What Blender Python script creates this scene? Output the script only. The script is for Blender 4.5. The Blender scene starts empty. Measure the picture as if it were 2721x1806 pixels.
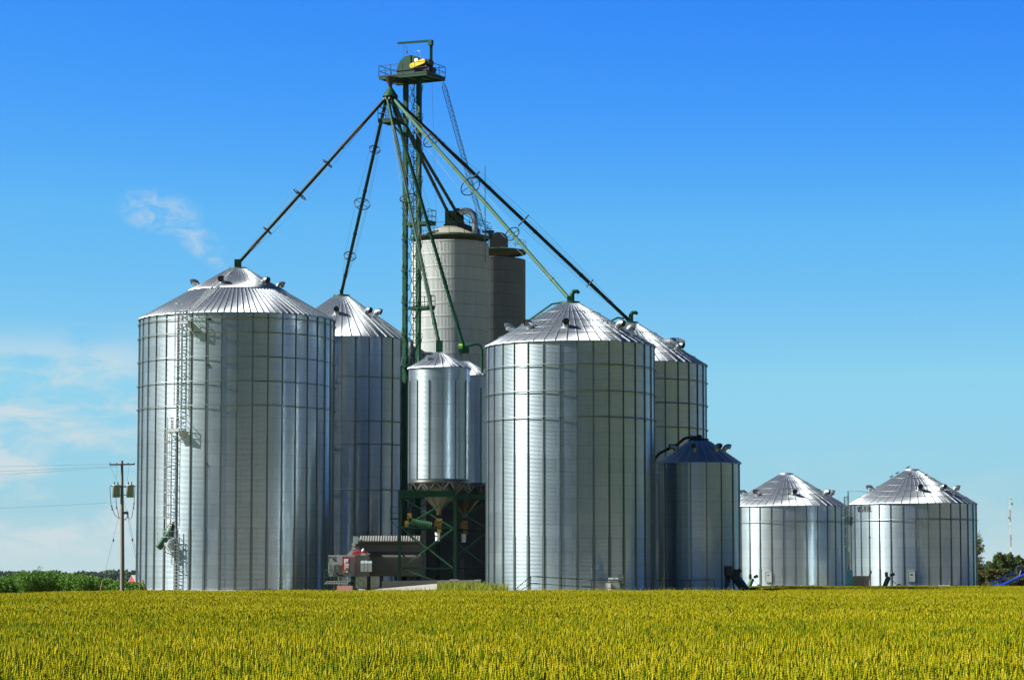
import bpy, math, random
import numpy as np
from mathutils import Vector, Matrix
random.seed(7); rng = np.random.default_rng(7)
S = bpy.context.scene; C = S.collection
R_ = math.radians

# ---------------------------------------------------------------- camera, sky, sun, exposure
FPX, CX, CY, HY, CAMZ = 7000.0, 1360.5, 903.0, 1524.0, 2.1     # focal length in photo pixels, centre, horizon row, eye height
PITCH = math.atan((HY-CY)/FPX)
cam = bpy.data.cameras.new('camera'); camo = bpy.data.objects.new('camera', cam); C.objects.link(camo)
camo.location = (0, 0, CAMZ); camo.rotation_euler = (math.pi/2+PITCH, 0, 0)
cam.sensor_width = 36; cam.lens = FPX*36/2721; cam.clip_start = .5; cam.clip_end = 30000
S.camera = camo
SUN_EL, SUN_AZ = R_(38.5), R_(81)                                  # azimuth: degrees to the left of the direction back to the camera
SUN = Vector((-math.cos(SUN_EL)*math.sin(SUN_AZ), -math.cos(SUN_EL)*math.cos(SUN_AZ), math.sin(SUN_EL)))
sl = bpy.data.lights.new('sun', 'SUN'); sl.energy = 5.0; sl.angle = R_(.5); sl.color = (1, .965, .90)
so = bpy.data.objects.new('sun', sl); C.objects.link(so)
so.rotation_euler = SUN.to_track_quat('Z', 'Y').to_euler(); so.location = (-200, 100, 300)
S.view_settings.view_transform = 'Standard'; S.view_settings.look = 'None'
S.view_settings.exposure = 1.12; S.view_settings.gamma = 1
S.cycles.max_bounces = 8; S.cycles.glossy_bounces = 5; S.cycles.diffuse_bounces = 3
S.cycles.caustics_reflective = True; S.cycles.sample_clamp_indirect = 6
S.cycles.use_denoising = True; S.cycles.use_adaptive_sampling = True; S.cycles.adaptive_threshold = .012

class NT:                                                        # tiny node-tree writer
    def __init__(s, t): s.t = t; s.n = t.nodes; s.l = t.links
    def node(s, typ, **kw):
        n = s.n.new(typ)
        for k, v in kw.items():
            if k.startswith('i_'): n.inputs[k[2:].replace('_', ' ')].default_value = v
            else: setattr(n, k, v)
        return n
    def put(s, sock, v):
        if isinstance(v, bpy.types.NodeSocket): s.l.new(v, sock)
        else: sock.default_value = v
    def m(s, op, a, b=0.0, c=0.0, clamp=False):
        n = s.n.new('ShaderNodeMath'); n.operation = op; n.use_clamp = clamp
        for i, v in enumerate((a, b, c)): s.put(n.inputs[i], v)
        return n.outputs[0]
    def vm(s, op, a, b=(0, 0, 0)):
        n = s.n.new('ShaderNodeVectorMath'); n.operation = op
        s.put(n.inputs[0], a); s.put(n.inputs[1], b); return n.outputs[0]
    def comb(s, x, y, z):
        n = s.n.new('ShaderNodeCombineXYZ')
        for i, v in enumerate((x, y, z)): s.put(n.inputs[i], v)
        return n.outputs[0]
    def sep(s, v):
        n = s.n.new('ShaderNodeSeparateXYZ'); s.put(n.inputs[0], v); return n.outputs
    def noise(s, v, scale, detail=3, rough=.5, dist=0):
        n = s.n.new('ShaderNodeTexNoise'); s.put(n.inputs['Vector'], v)
        n.inputs['Scale'].default_value = scale; n.inputs['Detail'].default_value = detail
        n.inputs['Roughness'].default_value = rough; n.inputs['Distortion'].default_value = dist
        return n.outputs['Fac']
    def ramp(s, f, stops, interp='LINEAR'):
        n = s.n.new('ShaderNodeValToRGB'); n.color_ramp.interpolation = interp
        e = n.color_ramp.elements
        while len(e) < len(stops): e.new(.5)
        for i, (p, c) in enumerate(stops):
            e[i].position = p; e[i].color = (c if len(c) == 4 else (*c, 1)) if not isinstance(c, (int, float)) else (c, c, c, 1)
        s.put(n.inputs[0], f); return n.outputs[0]
    def mix(s, f, a, b, typ='MIX'):
        n = s.n.new('ShaderNodeMix'); n.data_type = 'RGBA'; n.blend_type = typ
        s.put(n.inputs[0], f)
        for k, v in ((6, a), (7, b)):
            if isinstance(v, tuple) and len(v) == 3: v = (*v, 1)
            s.put(n.inputs[k], v)
        return n.outputs[2]
    def sm(s, x, a, b):                                           # smoothstep
        n = s.n.new('ShaderNodeMapRange'); n.interpolation_type = 'SMOOTHSTEP'
        s.put(n.inputs[0], x); s.put(n.inputs[1], a); s.put(n.inputs[2], b); return n.outputs[0]

# world: Nishita sky, deepened as through a polariser, with low clouds
W = bpy.data.worlds.new('World'); S.world = W; W.use_nodes = True
w = NT(W.node_tree); w.n.clear()
tc = w.node('ShaderNodeTexCoord'); dirv = tc.outputs['Generated']; dx, dy, dz = w.sep(dirv)
sky = w.node('ShaderNodeTexSky', sky_type='NISHITA', sun_disc=False, sun_elevation=SUN_EL,
             sun_rotation=math.atan2(SUN.x, SUN.y), altitude=200, air_density=1.0, dust_density=.25, ozone_density=3.0)
up = w.m('ADD', w.m('MULTIPLY', dz, 2.3), .035)
w.l.new(w.vm('NORMALIZE', w.comb(dx, dy, up)), sky.inputs['Vector'])
hs = w.node('ShaderNodeHueSaturation', i_Saturation=1.22, i_Value=1.0); w.l.new(sky.outputs[0], hs.inputs['Color'])
rr_ = w.sep(hs.outputs[0])[0]
grade = w.ramp(w.m('MULTIPLY', rr_, .085*2.0, clamp=True), [(0, (.003, .045, .26)), (.04, (.008, .10, .56)), (.078, (.030, .235, .92)), (.10, (.060, .335, .95)), (.13, (.122, .479, .913)), (.226, (.275, .645, .855)), (.5, (.36, .64, .74)), (1.0, (.62, .72, .72))])
skycol = w.vm('MULTIPLY', grade, (9.2, 9.2, 9.2))
el = w.m('ARCSINE', dz); az = w.m('ARCTAN2', dx, dy)
cv = w.comb(w.m('MULTIPLY', az, 1.0), w.m('MULTIPLY', el, 3.2), 0.3)
n1 = w.noise(cv, 17, 6, .55, .4); n2 = w.noise(cv, 5.0, 5, .55, .2)
# low bank to the left of the bins
mleft = w.m('MULTIPLY', w.sm(az, -.118, -.155), w.m('MULTIPLY', w.sm(el, .098, .07), w.sm(el, .0, .015)))
n3 = w.noise(w.comb(az, w.m('MULTIPLY', el, 2.4), 7.7), 46, 7, .62, .7)
c1 = w.m('MULTIPLY', w.m('MULTIPLY', w.sm(w.m('ADD', w.m('MULTIPLY', n1, .6), w.m('MULTIPLY', n3, .4)), .40, .58), mleft), 1.0)
# faint veil low on the right
mright = w.m('MULTIPLY', w.sm(az, .06, .11), w.m('MULTIPLY', w.sm(el, .055, .03), w.sm(el, -.01, .02)))
c2 = w.m('MULTIPLY', w.m('MULTIPLY', w.sm(n1, .38, .7), mright), .22)
# little torn wisp beside the biggest bin's roof
def blob(a0, e0, ra, re, tilt=0):
    da = w.m('SUBTRACT', az, a0); de = w.m('SUBTRACT', el, e0)
    de = w.m('ADD', de, w.m('MULTIPLY', da, tilt))
    q = w.m('ADD', w.m('POWER', w.m('ABSOLUTE', w.m('DIVIDE', da, ra)), 2), w.m('POWER', w.m('ABSOLUTE', w.m('DIVIDE', de, re)), 2))
    return w.sm(q, 1.0, .05)
wn = w.m('ADD', w.m('MULTIPLY', w.noise(w.comb(az, w.m('MULTIPLY', el, 1.6), 2.2), 75, 7, .66, 1.2), .75), w.m('MULTIPLY', w.noise(w.comb(w.m('MULTIPLY', az, .8), el, 4.2), 240, 5, .7, .5), .25))
pb = w.m('MAXIMUM', blob(-.1345, .1360, .019, .010, .10), blob(-.1180, .1245, .015, .0085, .62))
c3 = w.m('MULTIPLY', w.m('MULTIPLY', w.sm(wn, .37, .66), pb), .62)
# other clouds round the rest of the sky
mrest = w.m('MULTIPLY', w.m('MULTIPLY', w.sm(el, .55, .22), w.sm(el, 0.0, .08)), w.sm(w.m('ABSOLUTE', az), .5, .9))
c4 = w.m('MULTIPLY', w.m('MULTIPLY', w.sm(n2, .50, .70), mrest), .75)
cl = w.m('MAXIMUM', w.m('MAXIMUM', c1, c2), w.m('MAXIMUM', c3, c4))
ccol = w.mix(n1, (4.8, 6.0, 6.6), (7.0, 7.4, 7.3))
fin = w.mix(w.m('MULTIPLY', cl, .8), skycol, ccol)
hi = w.m('SUBTRACT', 1.0, w.m('MULTIPLY', w.sm(el, .24, .62), .76))            # sky dimmed overhead and behind the viewer to cut fill light
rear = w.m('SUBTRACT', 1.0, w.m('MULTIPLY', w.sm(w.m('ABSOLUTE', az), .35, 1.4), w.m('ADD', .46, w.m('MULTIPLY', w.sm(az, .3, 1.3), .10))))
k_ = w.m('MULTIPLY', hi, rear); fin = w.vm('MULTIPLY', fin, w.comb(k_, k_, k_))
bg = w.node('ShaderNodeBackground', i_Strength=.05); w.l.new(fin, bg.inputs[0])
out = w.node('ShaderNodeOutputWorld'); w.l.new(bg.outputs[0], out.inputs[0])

def P(x, y, Y):                                                   # where a point seen at photo pixel (x, y) stands when it is Y metres away
    rx, ry, rz = x-CX, FPX*math.cos(PITCH)-(CY-y)*math.sin(PITCH), FPX*math.sin(PITCH)+(CY-y)*math.cos(PITCH)
    t = Y/ry; return Vector((rx*t, Y, CAMZ+rz*t))

# ---------------------------------------------------------------- materials
MATS = {}
def mat(name, col, rough=.6, metal=0.0, var=.12, vscale=3.0, spec=.5, fn=None, **kw):
    if name in MATS: return MATS[name]
    m = bpy.data.materials.new(name); m.use_nodes = True; t = NT(m.node_tree); b = t.n['Principled BSDF']
    b.inputs['Roughness'].default_value = rough; b.inputs['Metallic'].default_value = metal
    b.inputs['Specular IOR Level'].default_value = spec
    o = t.node('ShaderNodeTexCoord').outputs['Object']
    f = t.noise(o, vscale, 5, .6)
    c = t.mix(t.m('MULTIPLY', t.m('SUBTRACT', f, .5), 1.0), (*col, 1), (*col, 1))
    k = t.m('ADD', 1-var, t.m('MULTIPLY', f, 2*var))
    c = t.vm('MULTIPLY', c, t.comb(k, k, k))
    t.l.new(c, b.inputs['Base Color'])
    t.l.new(t.m('ADD', rough-.06, t.m('MULTIPLY', f, .12)), b.inputs['Roughness'])
    for a, v in kw.items(): b.inputs[a.replace('_', ' ')].default_value = v
    if fn: fn(t, b, o)
    MATS[name] = m; return m

def zinc(n):                                                      # corrugated galvanised sheets, n sheets round the bin
    name = 'galvanised_sheet_%d' % n
    if name in MATS: return MATS[name]
    m = bpy.data.materials.new(name); m.use_nodes = True; t = NT(m.node_tree); b = t.n['Principled BSDF']
    o = t.node('ShaderNodeTexCoord').outputs['Object']; x, y, z = t.sep(o)
    ring = t.m('DIVIDE', t.m('SUBTRACT', z, .6), 1.118); rf = t.m('FLOOR', ring)
    a = t.m('MULTIPLY', t.m('ADD', t.m('DIVIDE', t.m('ARCTAN2', x, y), 2*math.pi), .5), n)
    a = t.m('ADD', a, t.m('MULTIPLY', t.m('MODULO', rf, 2), .5)); af = t.m('FLOOR', a)
    wn = t.node('ShaderNodeTexWhiteNoise', noise_dimensions='2D'); t.l.new(t.comb(af, rf, 0), wn.inputs['Vector'])
    v = wn.outputs['Value']
    st = t.noise(t.comb(t.m('MULTIPLY', x, 2.2), t.m('MULTIPLY', y, 2.2), t.m('MULTIPLY', z, .12)), 1.4, 5, .6)
    sp = t.noise(o, 1.1, 4, .6)
    k = t.m('ADD', t.m('ADD', .92, t.m('MULTIPLY', v, .06)), t.m('MULTIPLY', t.m('SUBTRACT', st, .5), .22))
    fa = t.m('FRACT', a); fr = t.m('FRACT', ring)
    ea = t.m('LESS_THAN', t.m('ABSOLUTE', t.m('SUBTRACT', fa, .5)), .485); ez = t.m('LESS_THAN', t.m('ABSOLUTE', t.m('SUBTRACT', fr, .5)), .47)
    seam = t.m('ADD', .84, t.m('MULTIPLY', t.m('MULTIPLY', ea, ez), .16))
    k = t.m('MULTIPLY', k, seam)
    bc = t.vm('MULTIPLY', (.50, .61, .69), t.comb(k, k, k)); t.l.new(bc, b.inputs['Base Color'])
    b.inputs['Metallic'].default_value = .84
    t.l.new(t.m('ADD', .40, t.m('ADD', t.m('MULTIPLY', v, .04), t.m('MULTIPLY', sp, .03))), b.inputs['Roughness'])
    gl = t.node('ShaderNodeBsdfGlossy', i_Roughness=.12); t.l.new(bc, gl.inputs['Color'])
    mx = t.node('ShaderNodeMixShader'); mx.inputs[0].default_value = .62
    t.l.new(b.outputs[0], mx.inputs[1]); t.l.new(gl.outputs[0], mx.inputs[2]); t.l.new(mx.outputs[0], t.n['Material Output'].inputs[0])
    MATS[name] = m; return m

def _aniso(t, b, o):
    tg = t.node('ShaderNodeTangent', direction_type='RADIAL', axis='Z'); t.l.new(tg.outputs[0], b.inputs['Tangent'])
    b.inputs['Anisotropic'].default_value = .98
ROOF = mat('roof_sheet', (.56, .61, .645), .40, .88, .05, 1.3, fn=_aniso)
STEEL = mat('galvanised_section', (.215, .25, .25), .46, 1.0, .12, 2.0)
VENT = mat('vent_sheet', (.42, .45, .47), .34, .9, .10, 4.0)
STEEL_L = mat('bright_galvanised', (.66, .68, .69), .36, .85, .10, 4.0)
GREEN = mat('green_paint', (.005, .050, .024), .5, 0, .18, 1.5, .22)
DGREEN = mat('shaded_green_paint', (.003, .020, .010), .5, 0, .18, 1.5, .22)  # the same green with shade put into its colour, for dark spouts and posts
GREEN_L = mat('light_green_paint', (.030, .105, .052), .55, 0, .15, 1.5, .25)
DARK = mat('port_and_shade_black', (.012, .013, .014), .7)  # near-black of the sight ports, and of shade painted inside vents and duct
DARKST = mat('dark_steel', (.03, .034, .036), .45, .4)
YELLOW = mat('yellow_paint', (.24, .145, .006), .5)
LIME = mat('lime_paint', (.22, .5, .02), .5)
RED = mat('red_paint', (.42, .012, .025), .4)
ORANGE = mat('orange_label', (.8, .12, .01), .5)
WHITE = mat('white_paint', (.78, .78, .76), .5, var=.05)
GREYP = mat('grey_enamel', (.27, .31, .305), .42, .1, .08)
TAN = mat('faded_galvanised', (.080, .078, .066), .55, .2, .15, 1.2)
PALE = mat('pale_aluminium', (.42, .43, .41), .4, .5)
CONC_W = mat('weathered_concrete', (.20, .195, .17), .85, 0, .2, 1.5)
CONC_P = mat('pale_concrete', (.50, .48, .43), .9, 0, .12, .8)
PINK = mat('pink_concrete', (.52, .27, .23), .9, 0, .15, 2.5)
WOOD = mat('plywood', (.55, .42, .27), .7, 0, .12, 4)
WOODL = mat('raw_lumber', (.62, .45, .28), .7)
POLEW = mat('weathered_pole', (.20, .185, .16), .85, 0, .25, 5)
MINT = mat('mint_paint', (.24, .62, .54), .45)
BLUE = mat('blue_paint', (.004, .032, .27), .4, 0, .15, 2)
BLUED = mat('dark_blue_paint', (.008, .03, .11), .4, 0, .15, 2)
CABLE = mat('wire_rope', (.16, .17, .18), .5, .6)
RUBBER = mat('black_cable', (.012, .012, .013), .5)
BLACKP = mat('black_lettering', (.012, .012, .014), .6)
BARNRED = mat('barn_red', (.40, .03, .05), .7)
CLAD = mat('grey_cladding', (.055, .06, .06), .6, .1, .1, 1.0)
BARK = mat('bark', (.09, .07, .05), .9)
BIRD = mat('bird_feathers', (.02, .02, .022), .7)

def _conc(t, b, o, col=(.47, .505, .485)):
    x, y, z = t.sep(o)
    st = t.noise(t.comb(t.m('MULTIPLY', x, 2.5), t.m('MULTIPLY', y, 2.5), t.m('MULTIPLY', z, .25)), 1.0, 6, .6)
    lift = t.m('FLOOR', t.m('DIVIDE', z, 1.3)); wn = t.node('ShaderNodeTexWhiteNoise', noise_dimensions='1D'); t.l.new(lift, wn.inputs['W'])
    k = t.m('ADD', t.m('ADD', .68, t.m('MULTIPLY', st, .5)), t.m('MULTIPLY', wn.outputs['Value'], .14))
    jl = t.m('LESS_THAN', t.m('FRACT', t.m('DIVIDE', z, 1.3)), .055); k = t.m('MULTIPLY', k, t.m('SUBTRACT', 1, t.m('MULTIPLY', jl, .4)))
    t.l.new(t.vm('MULTIPLY', col, t.comb(k, k, k)), b.inputs['Base Color'])
CONC = mat('cast_concrete', (.46, .44, .40), .9, fn=_conc)

def leafmat(name, c1, c2, sc=.6, trans=.25):
    m = bpy.data.materials.new(name); m.use_nodes = True; t = NT(m.node_tree); b = t.n['Principled BSDF']
    geo = t.node('ShaderNodeNewGeometry'); o = t.node('ShaderNodeTexCoord').outputs['Object']
    f = t.m('ADD', t.m('MULTIPLY', geo.outputs['Random Per Island'], .55), t.m('MULTIPLY', t.noise(o, sc, 3), .55))
    c = t.mix(f, c1, c2); t.l.new(c, b.inputs['Base Color']); b.inputs['Roughness'].default_value = .6
    b.inputs['Specular IOR Level'].default_value = .25
    tr = t.node('ShaderNodeBsdfTranslucent'); t.l.new(c, tr.inputs['Color'])
    mx = t.node('ShaderNodeMixShader'); mx.inputs[0].default_value = trans
    t.l.new(b.outputs[0], mx.inputs[1]); t.l.new(tr.outputs[0], mx.inputs[2])
    t.l.new(mx.outputs[0], t.n['Material Output'].inputs[0])
    MATS[name] = m; return m
SHRUB = leafmat('shrub_leaves', (.022, .085, .008), (.13, .26, .022))
TREEL = leafmat('tree_leaves', (.03, .055, .012), (.10, .14, .03), .5)
TREEY = leafmat('autumn_leaves', (.035, .05, .012), (.16, .15, .03), .5)
FARL = leafmat('far_wood_leaves', (.025, .05, .03), (.05, .085, .045), .02)
WEED = leafmat('weed_leaves', (.08, .16, .010), (.30, .30, .03), .5)

# ---------------------------------------------------------------- mesh collecting
class MB:
    def __init__(s): s.v = []; s.f = []; s.s = []; s.n = 0; s.big = []
    def add(s, vs, fs, smooth=False):
        s.v += [tuple(v) for v in vs]; s.f += [tuple(i+s.n for i in f) for f in fs]; s.s += [smooth]*len(fs); s.n += len(vs); return s
    def box(s, c, d, M=None):
        c = Vector(c); h = Vector(d)/2
        vs = [Vector((sx*h.x, sy*h.y, sz*h.z)) for sx in (-1, 1) for sy in (-1, 1) for sz in (-1, 1)]
        if M is not None: vs = [M @ v for v in vs]
        return s.add([v+c for v in vs], [(0, 1, 3, 2), (4, 6, 7, 5), (0, 4, 5, 1), (2, 3, 7, 6), (0, 2, 6, 4), (1, 5, 7, 3)])
    def bar(s, p, q, a, b=None, upv=(0, 0, 1)):                   # square bar from p to q, a wide, b high
        p, q = Vector(p), Vector(q); b = b or a; d = (q-p).normalized(); u = Vector(upv)
        if abs(d.dot(u)) > .98: u = Vector((0, 1, 0))
        x = d.cross(u).normalized(); y = x.cross(d)
        vs = [o+x*i*a/2+y*j*b/2 for o in (p, q) for i, j in ((-1, -1), (1, -1), (1, 1), (-1, 1))]
        return s.add(vs, [(3, 2, 1, 0), (4, 5, 6, 7), (0, 1, 5, 4), (1, 2, 6, 5), (2, 3, 7, 6), (3, 0, 4, 7)])
    def tube(s, pts, r, n=8, cap=True):
        pts = [Vector(p) for p in pts]; rs = r if isinstance(r, (list, tuple)) else [r]*len(pts)
        vs = []; x = None
        for i, p in enumerate(pts):
            d = (pts[min(i+1, len(pts)-1)]-pts[max(i-1, 0)]).normalized()
            if x is None:
                u = Vector((0, 0, 1)) if abs(d.z) < .95 else Vector((0, 1, 0)); x = d.cross(u).normalized()
            x = (x-d*x.dot(d)).normalized(); y = d.cross(x)
            vs += [p+(x*math.cos(2*math.pi*k/n)+y*math.sin(2*math.pi*k/n))*rs[i] for k in range(n)]
        fs = [(i*n+k, i*n+(k+1) % n, (i+1)*n+(k+1) % n, (i+1)*n+k) for i in range(len(pts)-1) for k in range(n)]
        s.add(vs, fs, True)
        if cap: s.add(vs[:n], [tuple(range(n))[::-1]]); s.add(vs[-n:], [tuple(range(n))])
        return s
    def torus(s, c, R, r, axis=(0, 0, 1), n=24, m=6, a0=0, a1=2*math.pi):
        c = Vector(c); ax = Vector(axis).normalized(); u = ax.orthogonal().normalized(); v = ax.cross(u)
        full = abs(a1-a0-2*math.pi) < 1e-4; k = n if full else n+1
        vs = []
        for i in range(k):
            a = a0+(a1-a0)*i/n; d = u*math.cos(a)+v*math.sin(a)
            vs += [c+d*(R+r*math.cos(2*math.pi*j/m))+ax*r*math.sin(2*math.pi*j/m) for j in range(m)]
        fs = [(i*m+j, ((i+1) % k)*m+j, ((i+1) % k)*m+(j+1) % m, i*m+(j+1) % m) for i in range(n) for j in range(m)]
        return s.add(vs, fs, True)
    def lathe(s, prof, n=48, c=(0, 0, 0), smooth=True, cap=False):
        c = Vector(c)
        vs = [c+Vector((r*math.sin(2*math.pi*k/n), -r*math.cos(2*math.pi*k/n), z)) for r, z in prof for k in range(n)]
        fs = [(i*n+k, i*n+(k+1) % n, (i+1)*n+(k+1) % n, (i+1)*n+k) for i in range(len(prof)-1) for k in range(n)]
        s.add(vs, fs, smooth)
        if cap: s.add(vs[-n:], [tuple(range(n))]); s.add(vs[:n], [tuple(range(n))[::-1]])
        return s
    def prism(s, pts, off):                                       # outline pushed along off
        pts = [Vector(p) for p in pts]; o = Vector(off); n = len(pts)
        return s.add(pts+[p+o for p in pts], [tuple(range(n))[::-1], tuple(range(n, 2*n))]+[(i, (i+1) % n, n+(i+1) % n, n+i) for i in range(n)])
    def build(s, name, m, parent=None, origin=None):
        o0 = Vector(origin) if origin is not None else Vector((0, 0, 0))
        if origin is None and parent is not None and parent.get('_o') is not None: o0 = Vector(parent['_o'])
        me = bpy.data.meshes.new(name)
        me.from_pydata([(v[0]-o0.x, v[1]-o0.y, v[2]-o0.z) for v in s.v], [], s.f)
        me.polygons.foreach_set('use_smooth', s.s); me.materials.append(m)
        return link(name, me, parent, o0)
def link(name, me, parent=None, o0=(0, 0, 0)):
    o = bpy.data.objects.new(name, me); C.objects.link(o); o['_o'] = list(o0)
    if parent is not None: o.parent = parent
    else: o.location = Vector(o0)
    return o
def fast_mesh(name, V, Q, m, smooth=False):                       # numpy quads
    me = bpy.data.meshes.new(name); V = np.asarray(V, np.float32); Q = np.asarray(Q, np.int32)
    me.vertices.add(len(V)); me.vertices.foreach_set('co', V.ravel())
    k = Q.shape[1]
    me.loops.add(Q.size); me.loops.foreach_set('vertex_index', Q.ravel())
    me.polygons.add(len(Q)); me.polygons.foreach_set('loop_start', np.arange(0, Q.size, k, dtype=np.int32))
    me.polygons.foreach_set('use_smooth', np.full(len(Q), smooth)); me.update(); me.validate()
    me.materials.append(m); return me
def tag(o, label, cat, group=None, kind=None):
    if label: o['label'] = label
    if cat: o['category'] = cat
    if group: o['group'] = group
    if kind: o['kind'] = kind
    return o
def thing(name, label, cat, loc=(0, 0, 0), group=None):
    o = bpy.data.objects.new(name, None); C.objects.link(o); o.location = loc; o['_o'] = list(loc)
    o.empty_display_size = .5
    return tag(o, label, cat, group)
def solo(mb, name, m, label, cat, loc, group=None): return tag(mb.build(name, m, None, loc), label, cat, group)

# ---------------------------------------------------------------- ground
def sstep(x, a, b): t = np.clip((x-a)/(b-a), 0, 1); return t*t*(3-2*t)
def gz(X, Y):
    X = np.asarray(X, float); Y = np.asarray(Y, float)
    z = -.42*sstep(-X, 31, 43)*sstep(Y, 120, 200)*(1-sstep(Y, 225, 300))
    z = z+.05*np.sin(X*.11+Y*.031)*np.sin(Y*.045+.7)*sstep(Y, 25, 60)*(1-sstep(Y, 190, 215))
    return z-3.2*sstep(Y, 330, 520)*(1-sstep(X, -40, 30))-.8*sstep(Y, 330, 520)
def field_edge(X): return 211+np.where(X > 20, 74*sstep(X, 22, 24.5), 0)
xs = np.concatenate([-np.geomspace(2650, 130, 22), np.arange(-120, 121, 3.0), np.geomspace(130, 2650, 22)])
ys = np.concatenate([[-1200, -600, -300, -120, -60, -30], np.arange(-20, 330, 3.0), np.geomspace(335, 2650, 30)])
GX, GY = np.meshgrid(xs, ys); GZ = gz(GX, GY)
nx, ny = len(xs), len(ys); ii = np.arange(nx*ny).reshape(ny, nx)
Q = np.stack([ii[:-1, :-1], ii[:-1, 1:], ii[1:, 1:], ii[1:, :-1]], -1).reshape(-1, 4)
gm = bpy.data.materials.new('ground'); gm.use_nodes = True; t = NT(gm.node_tree); b = t.n['Principled BSDF']
o = t.node('ShaderNodeTexCoord').outputs['Object']; x, y, z = t.sep(o)
field = t.mix(t.noise(o, .6, 5), (.10, .10, .006), (.20, .18, .01))
yard = t.mix(t.noise(o, .9, 6, .6), (.16, .14, .06), (.30, .26, .15))
far = t.mix(t.noise(o, .004, 3), (.06, .12, .025), (.16, .17, .05))
edge = t.m('ADD', 211, t.m('MULTIPLY', t.sm(x, 22, 24.5), 74))
c = t.mix(t.sm(t.m('SUBTRACT', y, edge), -1, 1), field, yard)
c = t.mix(t.sm(y, 300, 360), c, far)
t.l.new(c, b.inputs['Base Color']); b.inputs['Roughness'].default_value = .95; b.inputs['Specular IOR Level'].default_value = .1
g = link('ground', fast_mesh('ground', np.stack([GX, GY, GZ], -1).reshape(-1, 3), Q, gm, True)); g['kind'] = 'structure'

# ---------------------------------------------------------------- grain bins
PITCHC = .1118
def corr_wall(name, R, z0, z1, seg, m, parent, A=.0078):
    n = int((z1-z0)/PITCHC*6); zz = np.linspace(z0, z1, n+1)
    rr = R+A*np.cos(2*np.pi*(zz-.6)/PITCHC); a = np.arange(seg)*2*np.pi/seg
    V = np.stack([rr[:, None]*np.sin(a), -rr[:, None]*np.cos(a), np.repeat(zz[:, None], seg, 1)], -1).reshape(-1, 3)
    i = np.arange((n+1)*seg).reshape(n+1, seg); j = np.roll(i, -1, 1)
    Q = np.stack([i[:-1], j[:-1], j[1:], i[1:]], -1).reshape(-1, 4)
    me = fast_mesh(name, V, Q, m, True)
    ob = bpy.data.objects.new(name, me); C.objects.link(ob); ob.parent = parent; return ob
def pol(phi, r, z): return Vector((r*math.sin(phi), -r*math.cos(phi), z))

def vent_mesh(phi, r, z, slope, rad=.34):                         # gooseneck hood, open downslope
    mb = MB(); p = pol(phi, r, z); u = pol(phi, 1, 0); k = Vector((0, 0, 1))
    pts = [p-k*.35, p+k*.02]
    for a in (25, 50, 75, 100, 120):
        q = R_(a); pts.append(p+k*(.02+.40*math.sin(q))+u*(.40-.40*math.cos(q)))
    mb.tube(pts, [rad*.8, rad*.85]+[rad]*5, 14, cap=False)
    d = (pts[-1]-pts[-2]).normalized(); return mb, pts[-1]-d*.06, d, rad
def add_vent(parent, phi, r, z, slope, rad=.34):
    mb, q, d, rr = vent_mesh(phi, r, z, slope, rad)
    v = mb.build('roof_vent', VENT, parent, (0, 0, 0))
    dk = MB(); x = d.orthogonal().normalized(); y = d.cross(x)
    dk.add([q+(x*math.cos(k*math.pi/7)+y*math.sin(k*math.pi/7))*rr*.97 for k in range(14)], [tuple(range(14))])
    dk.build('vent_shade_disc', DARK, v, (0, 0, 0))  # near-black disc stands in for the shade inside the hood

def stiffener_mesh(R, z0, z1, wide):
    mb = MB(); H = z1-z0
    def strip(a, b, w_, d):
        mb.box((0, -(R+.012+d/2), (a+b)/2), (w_, d, b-a)); mb.box((0, -(R+.012+d+.02), (a+b)/2), (w_*.5, .04, b-a-.004))
    zs = [z0, z0+H*.22, z0+H*.55, z1]
    if wide: strip(zs[0], zs[1], .25, .05); strip(zs[1]+.003, zs[2], .17, .045); strip(zs[2]+.003, zs[3], .12, .04)
    else: strip(z0, z1, .11, .04)
    me = bpy.data.meshes.new('stiffener'); me.from_pydata(mb.v, [], mb.f); me.materials.append(STEEL); return me

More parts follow.
